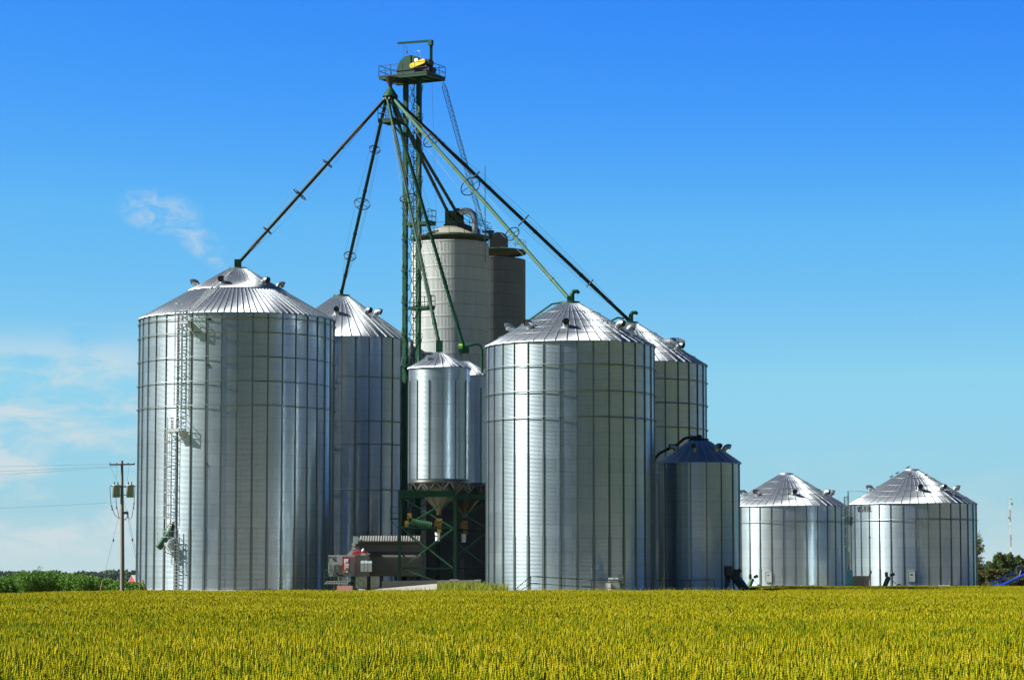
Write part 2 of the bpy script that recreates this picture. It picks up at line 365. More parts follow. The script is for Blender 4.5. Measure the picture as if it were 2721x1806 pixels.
def make_bin(label, loc, R, He, zt, nst, nrib, wind, vents, vfrac, roof_rings=(), two_tier=False, cap='spout', wide=True, phi0=0, group=None, name='grain_bin', roofmat=None):
    T = thing(name, label, 'grain bin', loc, group)
    corr_wall('wall', R, .6, He, 128 if R > 5 else 80, zinc(nst//2 if nst > 8 else nst), T)
    MB().lathe([(R+.3, 0), (R+.3, .62), (R-.3, .66)], 64).build('foundation', CONC_P, T, (0, 0, 0))
    sm_ = stiffener_mesh(R, .62, He-.05, wide)
    for i in range(nst):
        s = bpy.data.objects.new('stiffener', sm_); C.objects.link(s); s.parent = T; s.rotation_euler.z = phi0+2*math.pi*i/nst
    for z in wind: MB().torus((0, 0, z), R+.17, .042, (0, 0, 1), 96, 6).build('wind_ring', STEEL, T, (0, 0, 0))
    r1, r0 = R+.16, .75; z1 = He-.04; rise = zt-z1
    rf = MB(); rf.lathe([(r1, z1-.07), (r1, z1), (r0, zt)], 96)
    for i in range(nrib):
        a = 2*math.pi*(i+.5)/nrib; q = r0+.25
        if two_tier and i % 2: q = r0+(r1-r0)*.45
        zq = z1+rise*(r1-q)/(r1-r0)
        if two_tier:
            qm = r0+(r1-r0)*.45; zm = z1+rise*(r1-qm)/(r1-r0)
            rf.bar(pol(a, r1+.03, z1+.02), pol(a, qm, zm+.03), .05, .06)
            if not i % 2: rf.bar(pol(a, qm-.02, zm+.06), pol(a, q, zq+.28*0+.3*.2), .06, .07)
        else: rf.bar(pol(a, r1+.03, z1+.02), pol(a, q, zq+.02), .05, .055)
    if two_tier:
        qm = r0+(r1-r0)*.45; zm = z1+rise*(r1-qm)/(r1-r0); rf.lathe([(qm+.1, zm-.02), (qm+.1, zm+.05), (r0, zt+.05)], 96)
    rf.build('roof', roofmat or ROOF, T, (0, 0, 0))
    for f in roof_rings:
        q = r0+(r1-r0)*f; z = z1+rise*(r1-q)/(r1-r0); MB().torus((0, 0, z+.12), q, .028, (0, 0, 1), 64, 6).build('roof_ring', STEEL, T, (0, 0, 0))
    for ph in vents:
        q = R*vfrac; z = z1+rise*(r1-q)/(r1-r0); add_vent(T, R_(ph), q, z, rise/(r1-r0), .31 if R > 5 else .23)
    cp = MB().lathe([(r0+.1, zt-.05), (r0+.1, zt+.09), (.02, zt+.2)], 32)
    cp.build('peak_cap', GREEN if cap == 'spout' else STEEL_L, T, (0, 0, 0))
    return T
EYE = lambda y, Y: P(CX, y, Y).z

def ladder(parent, phi, R, z0, z1, cage=True, mt=None, w_=.44, top_hoop=0):
    mt = mt or STEEL_L; u = pol(phi, 1, 0); tt = Vector((math.cos(phi), math.sin(phi), 0)); k = Vector((0, 0, 1))
    rl = MB()
    for sg in (-1, 1): rl.bar(u*(R+.28)+tt*sg*w_/2+k*z0, u*(R+.28)+tt*sg*w_/2+k*(z1+1.1), .06)
    z = z0+.15
    while z < z1: rl.bar(u*(R+.28)-tt*w_/2+k*z, u*(R+.28)+tt*w_/2+k*z, .045); z += .30
    z = z0+.5
    while z < z1:
        for sg in (-1, 1): rl.bar(u*(R+.02)+tt*sg*w_/2+k*z, u*(R+.28)+tt*sg*w_/2+k*z, .05)
        z += 2.2
    L = rl.build('ladder', mt, parent, (0, 0, 0))
    if cage:
        cg = MB(); z = z0+2.3; zs = []
        while z < z1+1.0: zs.append(z); z += 1.15
        an = [R_(a) for a in (-100, -55, -18, 18, 55, 100)]
        pt = lambda a, z: u*(R+.40+.38*math.cos(a))+tt*.38*math.sin(a)+k*z
        for z in zs:
            for a, b in zip(an, an[1:]): cg.bar(pt(a, z), pt(b, z), .02, .07)
        for a in an: cg.bar(pt(a, zs[0]), pt(a, zs[-1]), .04, .025)
        cg.build('safety_cage', mt, L, (0, 0, 0))
    return L
def platform(parent, phi0, phi1, R, z, d=.95, mt=None):
    mt = mt or STEEL_L; n = 4; pl = MB(); ra = MB()
    ang = [phi0+(phi1-phi0)*i/n for i in range(n+1)]
    for a, b in zip(ang, ang[1:]):
        q = [pol(a, R+.05, z), pol(b, R+.05, z), pol(b, R+d, z), pol(a, R+d, z)]; pl.prism(q, (0, 0, .05))
        pl.bar(pol(a, R+d, z-.1), pol(b, R+d, z-.1), .04, .22)
        for h in (.55, 1.08): ra.bar(pol(a, R+d, z+h), pol(b, R+d, z+h), .05)
    for a in ang[::2]: ra.bar(pol(a, R+d, z), pol(a, R+d, z+1.1), .05); pl.bar(pol(a, R+.05, z-.75), pol(a, R+d-.05, z-.05), .06)
    for a in (ang[0], ang[-1]):
        for h in (.55, 1.08): ra.bar(pol(a, R+.1, z+h), pol(a, R+d, z+h), .05)
    p = pl.build('platform', mt, parent, (0, 0, 0)); ra.build('guard_rail', mt, p, (0, 0, 0)); return p

def base(px, y, Y): q = P(px, y, Y); return (q.x, Y, 0)

G1 = 'tall galvanised grain bins fed by the green elevator'
b1loc = base(631, 843, 248); He1 = EYE(827, 239); zt1 = EYE(714, 248)
B1 = make_bin('largest corrugated steel grain bin, with a long caged ladder down its front', b1loc, 9.14, He1, zt1, 40, 96,
              [EYE(y, 239) for y in (844, 883, 947, 1012, 1076)], [-15, -75, -135, 45, 105, 165], .42, (), True, phi0=R_(-3), group=G1)
B2 = make_bin('steel grain bin behind the caged ladder bin and left of the green tower', base(907, 891, 271), 7.31, EYE(891, 264), EYE(786, 271), 32, 48,
              [EYE(y, 264) for y in (1000, 1117, 1178, 1300)], [-3, 46, 72, 130, 190], .52, (), phi0=R_(4), group=G1)
B3 = make_bin('wide steel grain bin with a handrail and blower at its foot', base(1515.5, 912, 229.3), 7.31, EYE(901.6, 222), EYE(804.6, 229.3), 32, 48,
              [EYE(y, 222) for y in (966.6, 1036.8, 1106)], [-85, -43, -5, 52, 88, 150, 200], .70, (.28, .50, .68, .83), phi0=R_(3), group=G1)
B4 = make_bin('steel grain bin half hidden behind the handrail bin, with a fat roof duct', base(1673, 961, 252), 7.31, EYE(956, 244.7), EYE(858, 252), 32, 48,
              [EYE(y, 244.7) for y in (1005, 1068, 1133)], [58, 130, 200, 280], .72, (.28, .50, .68, .83), phi0=R_(2), group=G1)
B5 = make_bin('narrow steel bin with a shaded blue roof and bent black fill pipe', base(1858, 1227, 234), 3.57, EYE(1225, 230.5), EYE(1168, 234), 16, 24,
              [], [-72, -14, 38, 80], .62, (), wide=False, phi0=R_(6))
G2 = 'two squat bins at the edge of the yard'
B6 = make_bin('squat steel bin without lettering, a flat ladder at its foot', base(2090, 1345, 322), 7.31, EYE(1341, 315), EYE(1259, 322), 32, 48,
              [EYE(1385, 314.7)], [-75, -46, 4, 56, 84, 140, 220], .72, (.28, .50, .68, .83), cap='lid', phi0=R_(2), group=G2)
B7 = make_bin('squat steel bin with black lettering under its eave', base(2425, 1337, 308), 7.31, EYE(1334, 300.7), EYE(1248.6, 308), 32, 48,
              [EYE(1379, 300.5)], [1, 34, 88, -80, 150, 220], .67, (.28, .50, .68, .83), cap='lid', phi0=R_(5), group=G2)

# caged ladder of the largest bin, three runs with rest platforms
zA, zB = EYE(1140, 239), EYE(1442, 239)
ladder(B1, R_(-28), 9.14, zA, He1+.2); ladder(B1, R_(-34.2), 9.14, zB, zA+.1); ladder(B1, R_(-28.6), 9.14, .7, zB+.1)
platform(B1, R_(-25.5), R_(-20.5), 9.14, EYE(855, 239)); platform(B1, R_(-32), R_(-25), 9.14, zA); platform(B1, R_(-38), R_(-31), 9.14, zB)
rl = MB()                                                          # roof ladder and loops
for sg in (-1, 1):
    rl.bar(pol(R_(-21)+sg*.022, 9.2, He1+.15), pol(R_(-21)+sg*.16, 1.5, zt1-.3), .05)
for i in range(24):
    f = i/24; r = 9.2+(1.5-9.2)*f; z = He1+.15+(zt1-.45-He1)*f; da = .022+.138*f
    rl.bar(pol(R_(-21)-da, r, z), pol(R_(-21)+da, r, z), .04)
rl.build('roof_ladder', STEEL_L, B1, (0, 0, 0))
# inspection eyes on the front
for (px, py) in ((586, 849), (584, 971), (581, 1233)):
    ph = math.asin((px-631)/258); z = EYE(py, 239.5); e = MB(); p = pol(ph, 9.16, z); u = pol(ph, 1, 0)
    e.tube([p, p+u*.06], .14, 12); e.build('sight_port', DARK, B1, (0, 0, 0))
# side discharge chute
ch = thing('discharge_chute', 'green box chute sticking out from the caged ladder bin', 'chute', tuple(P(466, 1395, 240.6)))
a_, b_ = P(466, 1395, 240.6), P(421, 1455, 239.6); m_ = MB(); m_.bar(a_, b_, .42, .50); m_.build('chute_box', GREEN_L, ch)
m_ = MB(); m_.bar(P(452, 1392, 240.3), P(466, 1402, 240.9), .55, .6); m_.build('chute_head', DARKST, ch)
m_ = MB(); m_.bar(P(468, 1396, 240.8), P(468, 1396, 241.6), .45); m_.build('mounting_stub', STEEL_L, ch)
m_ = MB(); m_.bar(P(450, 1471, 240.2), P(476, 1471, 240.2), .08); m_.bar(P(476, 1471, 240.2), P(476, 1442, 240.6), .07); m_.bar(P(448, 1432, 240), P(465, 1471, 240.2), .07)
m_.bar(P(476, 1465, 240.2), P(476, 1465, 241.3), .08); m_.build('chute_bracket', STEEL, ch)

# duct elbow on bin 4's roof
ph = R_(62); u = pol(ph, 1, 0); q = pol(ph, 4.6, EYE(912, 250)); k = Vector((0, 0, 1)); tx = Vector((1, -.15, .02)).normalized()
dm = MB(); dm.tube([q-tx*1.6-k*.35, q-tx*.7, q+tx*.0+k*.1, q+tx*.5+k*.05, q+tx*.95-k*.18], .44, 16, cap=False)
dd = dm.build('roof_duct', STEEL_L, B4, (0, 0, 0))
dk = MB(); c_ = q+tx*.9-k*.14; d_ = (tx*.45-k*.23).normalized(); x_ = d_.orthogonal().normalized(); y_ = d_.cross(x_)
dk.add([c_+(x_*math.cos(i*math.pi/8)+y_*math.sin(i*math.pi/8))*.42 for i in range(16)], [tuple(range(16))]); dk.build('duct_shade_disc', DARK, dd, (0, 0, 0))  # dark disc set in the duct end, its colour imitating the shade within
dm = MB(); dm.torus(q-tx*.25+k*.05, .45, .035, tx, 20, 6); dm.torus(q+tx*.45+k*.06, .45, .035, tx, 20, 6); dm.build('duct_flange', STEEL, dd, (0, 0, 0))

# fill pipe of the narrow bin, and its ladder
l5 = Vector(B5['_o'])
fp = MB(); fp.tube([P(1738, 1232, 233.5), P(1741, 1216, 233.5), P(1752, 1204, 233.5), P(1800, 1180, 233.7), P(1818, 1165, 233.9), P(1832, 1161, 234), P(1850, 1161, 234)], .13, 10)
fp.tube([P(1738, 1232, 233.5), P(1738, 1545, 233.5)], .09, 8); fp.build('fill_pipe', RUBBER, B5)
hd = MB(); q = P(1857, 1164, 234); hd.lathe([(.3, -.35), (.3, .15), (.22, .3), (.02, .33)], 16, q); hd.build('fill_head', DARKST, B5)
lp = MB()
for y in (1228, 1242, 1262): lp.bar(P(1739, y, 231.9), P(1751, y, 231.9), .07)
for x in (1739, 1751): lp.bar(P(x, 1226, 231.9), P(x, 1266, 231.9), .06)
lp.bar(P(1739, 1266, 231.9), P(1751, 1288, 232.1), .06); lp.box(P(1745, 1260, 232.3), (.5, .8, .08))
for x in (1741, 1749): lp.bar(P(x, 1266, 232.3), P(x, 1570, 232.3), .05)
for y in range(1270, 1560, 9): lp.bar(P(1741, y, 232.3), P(1749, y, 232.3), .04)
lp.build('ladder', STEEL, B5)

# ladder between the squat bins
ladder(B7, R_(-86), 7.31, 3.0, EYE(1334, 308)+.2, True, STEEL, .55); platform(B7, R_(-95), R_(-80), 7.31, EYE(1372, 304), .9, STEEL)
h_ = MB(); e = EYE(1334, 308)
h_.tube([pol(R_(-86), 7.6, e+1.3), pol(R_(-80), 6.6, e+1.25), pol(R_(-75), 5.6, e+1.15)], .03, 6); h_.build('hand_line', STEEL, B7, (0, 0, 0))
# access doors
def door(B, R, phi, zc, w_, h):
    u = pol(phi, 1, 0); M = Matrix.Rotation(phi, 3, 'Z'); d = MB(); d.box(pol(phi, R+.10, zc), (w_, .12, h), M)
    D = d.build('access_door', GREYP, B, (0, 0, 0)); f = MB()
    for s in (-1, 1):
        f.box(pol(phi, R+.17, zc+s*(h/2-.04)), (w_, .03, .07), M)
        f.box(pol(phi, R+.17, zc)+Vector((math.cos(phi), math.sin(phi), 0))*s*(w_/2-.04), (.07, .028, h-.16), M)
    f.build('door_frame', STEEL_L, D, (0, 0, 0))
    hd = MB(); hd.bar(pol(phi, R+.19, zc+h*.16)-Vector((math.cos(phi), math.sin(phi), 0))*w_*.2, pol(phi, R+.19, zc+h*.22)+Vector((math.cos(phi), math.sin(phi), 0))*w_*.1, .05)
    hd.build('door_handle', STEEL, D, (0, 0, 0))
door(B6, 7.31, math.asin((2027.5-2090)/158), EYE(1532, 315), .80, 1.25); door(B7, 7.31, math.asin((2394-2425)/168), EYE(1530, 301), .85, 1.25)
# lettering on the last bin, painted round the curve
GL = {'W': [(0, 1, .25, 0), (.25, 0, .5, .8), (.5, .8, .75, 0), (.75, 0, 1, 1)], 'E': [(0, 0, 0, 1), (0, 1, .9, 1), (0, .5, .75, .5), (0, 0, .9, 0)],
      'S': [(1, .85, .75, 1), (.75, 1, .2, 1), (.2, 1, 0, .8), (0, .8, .15, .56), (.15, .56, .85, .44), (.85, .44, 1, .22), (1, .22, .8, 0), (.8, 0, .2, 0), (.2, 0, 0, .15)],
      'T': [(.5, 0, .5, 1), (0, 1, 1, 1)], 'L': [(0, 0, 0, 1), (0, 0, .9, 0)]}
lt = MB(); R = 7.31; a0 = R_(-67.5); step = R_(20.5)/7; zb = EYE(1358, 303); hh = .60
for i, chh in enumerate('WESTEEL'):
    for (x0, y0, x1, y1) in GL[chh]:
        f = lambda x, y: pol(a0+step*(i+x*.72), R+.026, zb+hh*y)
        lt.bar(f(x0, y0), f(x1, y1), 0.08, .05, pol(a0+step*i, 1, 0))
lt.build('lettering', BLACKP, B7, (0, 0, 0))
MB().tube([pol(R_(-51), 7.3, EYE(1426, 303)), pol(R_(-51), 7.4, EYE(1426, 303))], .12, 10).build('sight_port', DARK, B7, (0, 0, 0))
# birds on the last bin's roof
def bird(p, hd, label):
    m_ = MB(); d = Vector((math.cos(hd), math.sin(hd), 0)); k = Vector((0, 0, 1))
    m_.tube([p-d*.24+k*.05, p-d*.12+k*.1, p+k*.13, p+d*.09+k*.2, p+d*.13+k*.27, p+d*.19+k*.28, p+d*.25+k*.27], [.02, .045, .085, .07, .05, .045, .006], 8)
    m_.tube([p-d*.10+k*.16, p-d*.3+k*.08], [.05, .012], 6)
    for s in (-.03, .03): m_.tube([p+Vector((0, s, -.02)), p+Vector((0, s, .08))], .008, 5)
    solo(m_, 'bird', BIRD, label, 'bird', tuple(p), 'dark birds on the lettered bin')
l7 = Vector(B7['_o']); zr = lambda r: EYE(1334, 300.7)-.04+(EYE(1248.6, 308)-EYE(1334, 300.7)+.04)*(7.47-r)/(7.47-.75)
bird(l7+Vector((-.55, -.35, EYE(1248.6, 308)+.16)), 0, 'dark bird perched on the flat cap of the lettered bin')
for ph, r, lb in ((-88, 1.75, 'dark bird on the lettered roof just below its cap, on the skyline'), (-86, 2.45, 'dark bird lowest on the left skyline of the lettered roof'),
                  (-16, 2.1, 'dark bird on the front of the lettered roof, nearest the middle'), (35, 2.3, 'dark bird sitting by the bright sunlit seam of the lettered roof')):
    q = pol(R_(ph), r, zr(r)+.12); bird(l7+q, .4, lb)

# ---------------------------------------------------------------- hopper bins and their steel stands
def hopper_bin(label, loc, R, zb, He, zt, zc, stand_top, vent):
    T = thing('hopper_bin', label, 'hopper bin', loc, 'hopper bins on the green steel stand')
    corr_wall('wall', R, zb, He, 96, zinc(6), T)
    sm_ = stiffener_mesh(R, zb, He-1.2, False)
    for i in range(14):
        s = bpy.data.objects.new('stiffener', sm_); C.objects.link(s); s.parent = T; s.rotation_euler.z = R_(8)+2*math.pi*i/14
    r1, r0 = R+.13, .34; rf = MB().lathe([(r1, He-.1), (r1, He), (r0, zt)], 64)
    for i in range(24):
        a = 2*math.pi*(i+.5)/24; rf.bar(pol(a, r1+.01, He+.02), pol(a, r0, zt+.02), .05, .07)
    rf.build('roof', ROOF, T, (0, 0, 0))
    if vent: add_vent(T, R_(-38), R*.55, He+(zt-He)*.48, .5, .2)
    MB().lathe([(R+.06, zb-.35), (R+.06, zb), (R-.05, zb)], 64).build('skirt_ring', DARKST, T, (0, 0, 0))
    MB().lathe([(R-.05, zb-.02), (.22, zc), (.22, zc-.35)], 48).build('hopper_cone', mat('cone_sheet', (.17, .16, .13), .34, .9, .1, 2), T, (0, 0, 0))
    for i in range(14):
        a = R_(8)+2*math.pi*i/14; lg = MB(); lg.bar(pol(a, R, stand_top), pol(a, R, zb-.3), .16); L = lg.build('leg', DARKST, T, (0, 0, 0))
        b_ = MB()
        for s in (-1, 1): b_.bar(pol(a, R, stand_top+.05), pol(a+s*math.pi/14*.85, R, zb-.36), .06)
        b_.build('leg_brace', STEEL, L, (0, 0, 0))
    return T
zst = EYE(1303, 238)
H1 = hopper_bin('slim corrugated hopper bin standing sunlit above the green stand', base(1167.5, 975, 240), 2.80, EYE(1272, 237.2), EYE(973, 237.2), EYE(937, 240), EYE(1357, 240), zst, True)
H2 = hopper_bin('slim hopper bin tucked behind its twin, mostly in shadow', base(1236, 985, 250), 2.80, EYE(1272, 237.2), EYE(973, 237.2), EYE(937, 240), EYE(1357, 240), zst, False)
for T in (H1, H2):                                                # gate and sleeve under each cone
    l = Vector(T['_o']); zg = EYE(1381, 240)
    m_ = MB(); m_.box((l.x, l.y, zg), (.55, .5, .28)); m_.box((l.x+.05, l.y-.1, zg-.65), (.42, .4, .85)); m_.box((l.x-.25, l.y-.25, zg-.3), (.3, .25, .5)); m_.build('slide_gate', YELLOW, T)
    m_ = MB().lathe([(.2, zg-1.9), (.24, zg-1.1)], 16, (l.x-.12, l.y, 0)); m_.build('loading_sleeve', WHITE, T)
def stand(label, x0, x1, y0, y1, zt, mids):
    T = thing('steel_stand', label, 'support frame', ((x0+x1)/2, (y0+y1)/2, 0), 'green steel stands under the hopper bins')
    for x in (x0, x1):
        for y in (y0, y1):
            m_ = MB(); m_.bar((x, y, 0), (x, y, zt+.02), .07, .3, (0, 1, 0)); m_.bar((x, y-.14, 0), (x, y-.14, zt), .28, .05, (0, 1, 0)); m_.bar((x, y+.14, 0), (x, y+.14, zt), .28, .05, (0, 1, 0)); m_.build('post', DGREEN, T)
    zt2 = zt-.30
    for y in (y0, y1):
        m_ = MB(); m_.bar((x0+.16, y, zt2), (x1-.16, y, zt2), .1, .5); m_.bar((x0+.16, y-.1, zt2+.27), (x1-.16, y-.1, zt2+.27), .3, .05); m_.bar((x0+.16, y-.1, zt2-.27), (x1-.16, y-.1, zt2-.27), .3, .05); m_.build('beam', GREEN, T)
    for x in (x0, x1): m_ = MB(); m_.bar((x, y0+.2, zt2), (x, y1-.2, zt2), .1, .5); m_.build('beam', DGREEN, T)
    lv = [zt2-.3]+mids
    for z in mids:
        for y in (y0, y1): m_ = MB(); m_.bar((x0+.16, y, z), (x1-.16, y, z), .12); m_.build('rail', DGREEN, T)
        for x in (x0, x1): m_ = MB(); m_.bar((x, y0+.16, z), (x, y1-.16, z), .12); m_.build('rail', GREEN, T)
    for a, b in zip(lv, lv[1:]):
        for y in (y0, y1):
            for s in ((x0+.16, x1-.16), (x1-.16, x0+.16)): m_ = MB(); m_.bar((s[0], y+.02*(1 if s[0] < s[1] else -1), a), (s[1], y+.02*(1 if s[0] < s[1] else -1), b), .09); m_.build('brace', GREEN_L, T)
        for x in (x0, x1):
            for s in ((y0+.16, y1-.16), (y1-.16, y0+.16)): m_ = MB(); m_.bar((x+.02*(1 if s[0] < s[1] else -1), s[0], a), (x+.02*(1 if s[0] < s[1] else -1), s[1], b), .09); m_.build('brace', GREEN_L, T)
    m_ = MB(); m_.bar((x0+.16, y0, mids[-1]), (x1-.16, y0, .9), .08); m_.build('brace', GREEN_L, T)
    return T
xa, xb = P(1062, 1400, 237.5).x, P(1209, 1400, 237.5).x
ST1 = stand('green steel stand under the sunlit hopper bin', xa, xb, 237.5, 243.0, zst, [EYE(1402, 237.5), EYE(1509, 237.5)])
hx = Vector(H2['_o']).x; ST2 = stand('green steel stand under the shadowed hopper bin', hx-2.55, hx+2.55, 247.3, 252.8, zst, [EYE(1402, 237.5), EYE(1509, 237.5)])
m_ = MB()                                                          # side landing of the stand
for y in (1346, 1362): m_.bar(P(1038, y, 238), P(1058, y, 238), .05)
m_.bar(P(1038, 1345, 238), P(1038, 1381, 238), .05); m_.box(P(1048, 1378, 238.5), (.75, 1.0, .14)); m_.bar(P(1038, 1381, 238), P(1058, 1402, 238), .06); m_.build('side_landing', GREEN, ST1)
cv = thing('screw_conveyor', 'green screw conveyor lying inside the sunlit steel stand', 'conveyor', tuple(P(1120, 1390, 240.5)))
m_ = MB(); m_.tube([P(1095, 1386, 240.5), P(1147, 1395, 240.5)], .30, 14)
for i in range(9): f = i/8; m_.torus(P(1095, 1386, 240.5).lerp(P(1147, 1395, 240.5), f), .31, .03, (1, 0, -.15), 14, 5)
m_.build('trough', GREEN_L, cv); m_ = MB(); m_.box(P(1081, 1391, 240.5), (.35, .4, .55)); m_.box(P(1088, 1370, 241), (.4, .4, .5)); m_.build('gear_motor', YELLOW, cv)
m_ = MB(); m_.bar(P(1084, 1394, 240.5), P(1084, 1402, 237.6), .1); m_.bar(P(1140, 1396, 240.5), P(1140, 1402, 237.6), .1); m_.build('hanger', GREEN, cv)

# ---------------------------------------------------------------- bucket elevator
TH = R_(-28); lx = Vector((math.cos(TH), math.sin(TH), 0)); ly = Vector((-math.sin(TH), math.cos(TH), 0)); K = Vector((0, 0, 1)); M28 = Matrix.Rotation(TH, 3, 'Z')
tb = P(1092, 1400, 252); tb.z = 0
TW = thing('bucket_elevator', 'tall dark green bucket elevator tower with a head platform, above all bins', 'grain elevator', tuple(tb))
L = lambda x, y, z: tb+lx*x+ly*y+K*z
zp = EYE(207, 252)                                                # platform floor
def legx(z): return .74
for s in (-1, 1):
    m_ = MB(); m_.box(L(s*.74, 0, zp/2), (.40, .42, zp), M28)
    z = 3.0
    while z < zp: m_.box(L(s*.74, 0, z), (.47, .49, .08), M28); z += 3.05
    m_.build('leg_casing', GREEN, TW)
br = MB(); z = .6
while z < zp-2:
    for sy in (-.5, .5):
        br.bar(L(-.6, sy*1.0, z), L(.6, sy*1.0, z), .06)
        br.bar(L(-.6, sy*1.0, z), L(.6, sy*1.0, z+2.9), .045); br.bar(L(.6, sy*1.03, z), L(-.6, sy*1.03, z+2.9), .045)
    for sx in (-.9, .9):
        br.bar(L(sx, -.5, z), L(sx, .5, z), .06); br.bar(L(sx, -.5, z), L(sx, .5, z+2.9), .05)
    z += 3.05
br.build('tower_bracing', GREEN, TW)
ld = MB(); y0 = .62
for s in (-.2, .2): ld.bar(L(s, y0, 5), L(s, y0, zp+1), .05)
z = 5
while z < zp: ld.bar(L(-.2, y0, z), L(.2, y0, z), .03); z += .3
LD = ld.build('ladder', DARKST, TW)
cg = MB(); an = [R_(a) for a in (-105, -60, -20, 20, 60, 105)]; cp = lambda a, z: L(.38*math.sin(a), y0+.1+.38*math.cos(a), z)
z = 7.5
while z < zp:
    for a, b_ in zip(an, an[1:]): cg.bar(cp(a, z), cp(b_, z), .02, .06)
    z += 1.2
for a in an: cg.bar(cp(a, 7.5), cp(a, zp), .03)
cg.build('safety_cage', DARKST, LD)
def deck(name, x0, x1, y0, y1, z, rails='nsew', h=1.1, posts=4, mt=GREEN, beams=True):
    m_ = MB(); m_.box(L((x0+x1)/2, (y0+y1)/2, z), (x1-x0, y1-y0, .06), M28)
    if beams:
        for y in (y0+.06, y1-.06): m_.bar(L(x0, y, z-.14), L(x1, y, z-.14), .1, .22)
        for i in range(6): x = x0+.08+(x1-x0-.16)*i/5; m_.bar(L(x, y0+.12, z-.13), L(x, y1-.12, z-.13), .08, .18)
    D = m_.build(name, mt, TW); r = MB()
    sides = {'s': ((x0, y0), (x1, y0)), 'n': ((x0, y1), (x1, y1)), 'w': ((x0, y0), (x0, y1)), 'e': ((x1, y0), (x1, y1))}
    for k_ in rails:
        (a, b_), (c, d) = sides[k_]
        for hh in (h*.52, h): r.bar(L(a, b_, z+hh), L(c, d, z+hh), .05)
        n = max(2, int(math.hypot(c-a, d-b_)/1.2+.5))
        for i in range(n+1): f = i/n; r.bar(L(a+(c-a)*f, b_+(d-b_)*f, z), L(a+(c-a)*f, b_+(d-b_)*f, z+h), .05)
        r.bar(L(a, b_, z+.08), L(c, d, z+.08), .03, .14)
    r.build('guard_rail', DARKST, D); return D
deck('head_platform', -2.75, 2.6, -1.75, 1.85, zp, h=1.12)
# head hood: half drum on a short box
hc, hr = -.15, 1.42
pr = [(hc-hr, zp+.1), (hc-hr, zp+.75)]+[(hc-hr*math.cos(R_(a)), zp+.75+hr*math.sin(R_(a))) for a in range(10, 171, 10)]+[(hc+hr, zp+.75), (hc+hr, zp+.1)]
m_ = MB(); m_.prism([L(x, -.32, z) for x, z in pr], ly*.64); HD = m_.build('head_hood', GREEN, TW)
m_ = MB(); m_.bar(L(hc-hr-.06, -.35, zp+.78), L(hc+hr+.06, -.35, zp+.78), .1, .08)
m_.bar(L(hc+.15, -.36, zp+.8), L(hc+.15, -.36, zp+.75+hr), .05, .08); m_.build('hood_seam', DARKST, HD)
m_ = MB(); m_.box(L(hc+.75, -.34, zp+1.62), (.36, .03, .30), M28); m_.build('sign_plate', WHITE, HD)
m_ = MB(); m_.tube([L(hc+.5, 0, zp+.75+hr*.93), L(hc+.52, 0, zp+2.5), L(hc+.8, 0, zp+2.62), L(hc+1.05, 0, zp+2.4), L(hc+1.07, 0, zp+1.6)], .02, 6); m_.build('conduit', STEEL, HD)
# yellow drive guard, motor
ca, cb = (hc+.5, zp+1.03), (hc+1.75, zp+1.36); d = Vector((cb[0]-ca[0], cb[1]-ca[1])).normalized(); nrm = Vector((-d.y, d.x)); rad = .23
pts = [Vector(ca)+(-d*math.cos(a)-nrm*math.sin(a))*rad for a in np.linspace(-math.pi/2, math.pi/2, 9)]+[Vector(cb)+(d*math.cos(a)+nrm*math.sin(a))*rad for a in np.linspace(-math.pi/2, math.pi/2, 9)]
m_ = MB(); m_.prism([L(p.x, -.78, p.y) for p in pts], ly*.28); DG = m_.build('drive_guard', mat('guard_yellow', (.72, .50, .015), .4), TW)
m_ = MB(); m_.tube([L(ca[0], -.80, ca[1]), L(ca[0], -.76, ca[1])], .06, 8); m_.build('shaft_end', DARKST, DG)
m_ = MB(); m_.tube([L(hc+1.95, -.5, zp+1.30), L(hc+1.95, .45, zp+1.30)], .34, 14); m_.box(L(hc+1.4, -.2, zp+.7), (1.7, .55, .35), M28); m_.box(L(hc+2.3, .1, zp+.55), (.6, .5, .5), M28); m_.build('drive_motor', DARKST, TW)
# davit crane over the head
m_ = MB(); m_.bar(L(1.85, .4, zp), L(1.85, .4, zp+3.45), .28); m_.box(L(1.85, .3, zp+3.3), (.4, .4, .5), M28); m_.bar(L(1.95, .4, zp+3.52), L(-1.55, -.2, zp+3.50), .16, .2); CR = m_.build('davit_crane', GREEN, TW)
m_ = MB(); m_.tube([L(-.9, -.1, zp+3.4), L(-.9, -.1, zp+1.6)], .015, 5); m_.tube([L(-.9, -.1, zp+3.2), L(-.75, -.1, zp+3.35), L(-.6, -.1, zp+3.1), L(-.58, -.1, zp+2.65)], .02, 5); m_.box(L(-.58, -.1, zp+2.55), (.1, .1, .25), M28); m_.build('hoist_line', DARKST, CR)
# discharge throat and distributor
dp = P(1037, 245, 250.0); dz0, dz1 = EYE(256, 250), EYE(233, 250); td = Vector((dp.x, dp.y, 0))
m_ = MB(); m_.bar(L(-1.0, 0, zp-.25), Vector((dp.x, dp.y, dz1+.75)), .75, .6); m_.lathe([(.5, dz1+1.0), (.18, dz1+.15), (.18, dz1)], 16, td); m_.build('discharge_throat', DARKST, TW)
m_ = MB(); m_.lathe([(.2, dz1), (.72, dz0+.06), (.76, dz0), (.74, dz0-.12), (.1, dz0-.2)], 28, td); DS = m_.build('distributor', GREEN, TW)
m_ = MB()
for i in range(9): a = i*2*math.pi/9; m_.tube([td+pol(a, .5, dz0-.1), td+pol(a, .62, dz0-.42)], .17, 10)
m_.build('outlet_stub', DARKST, DS)
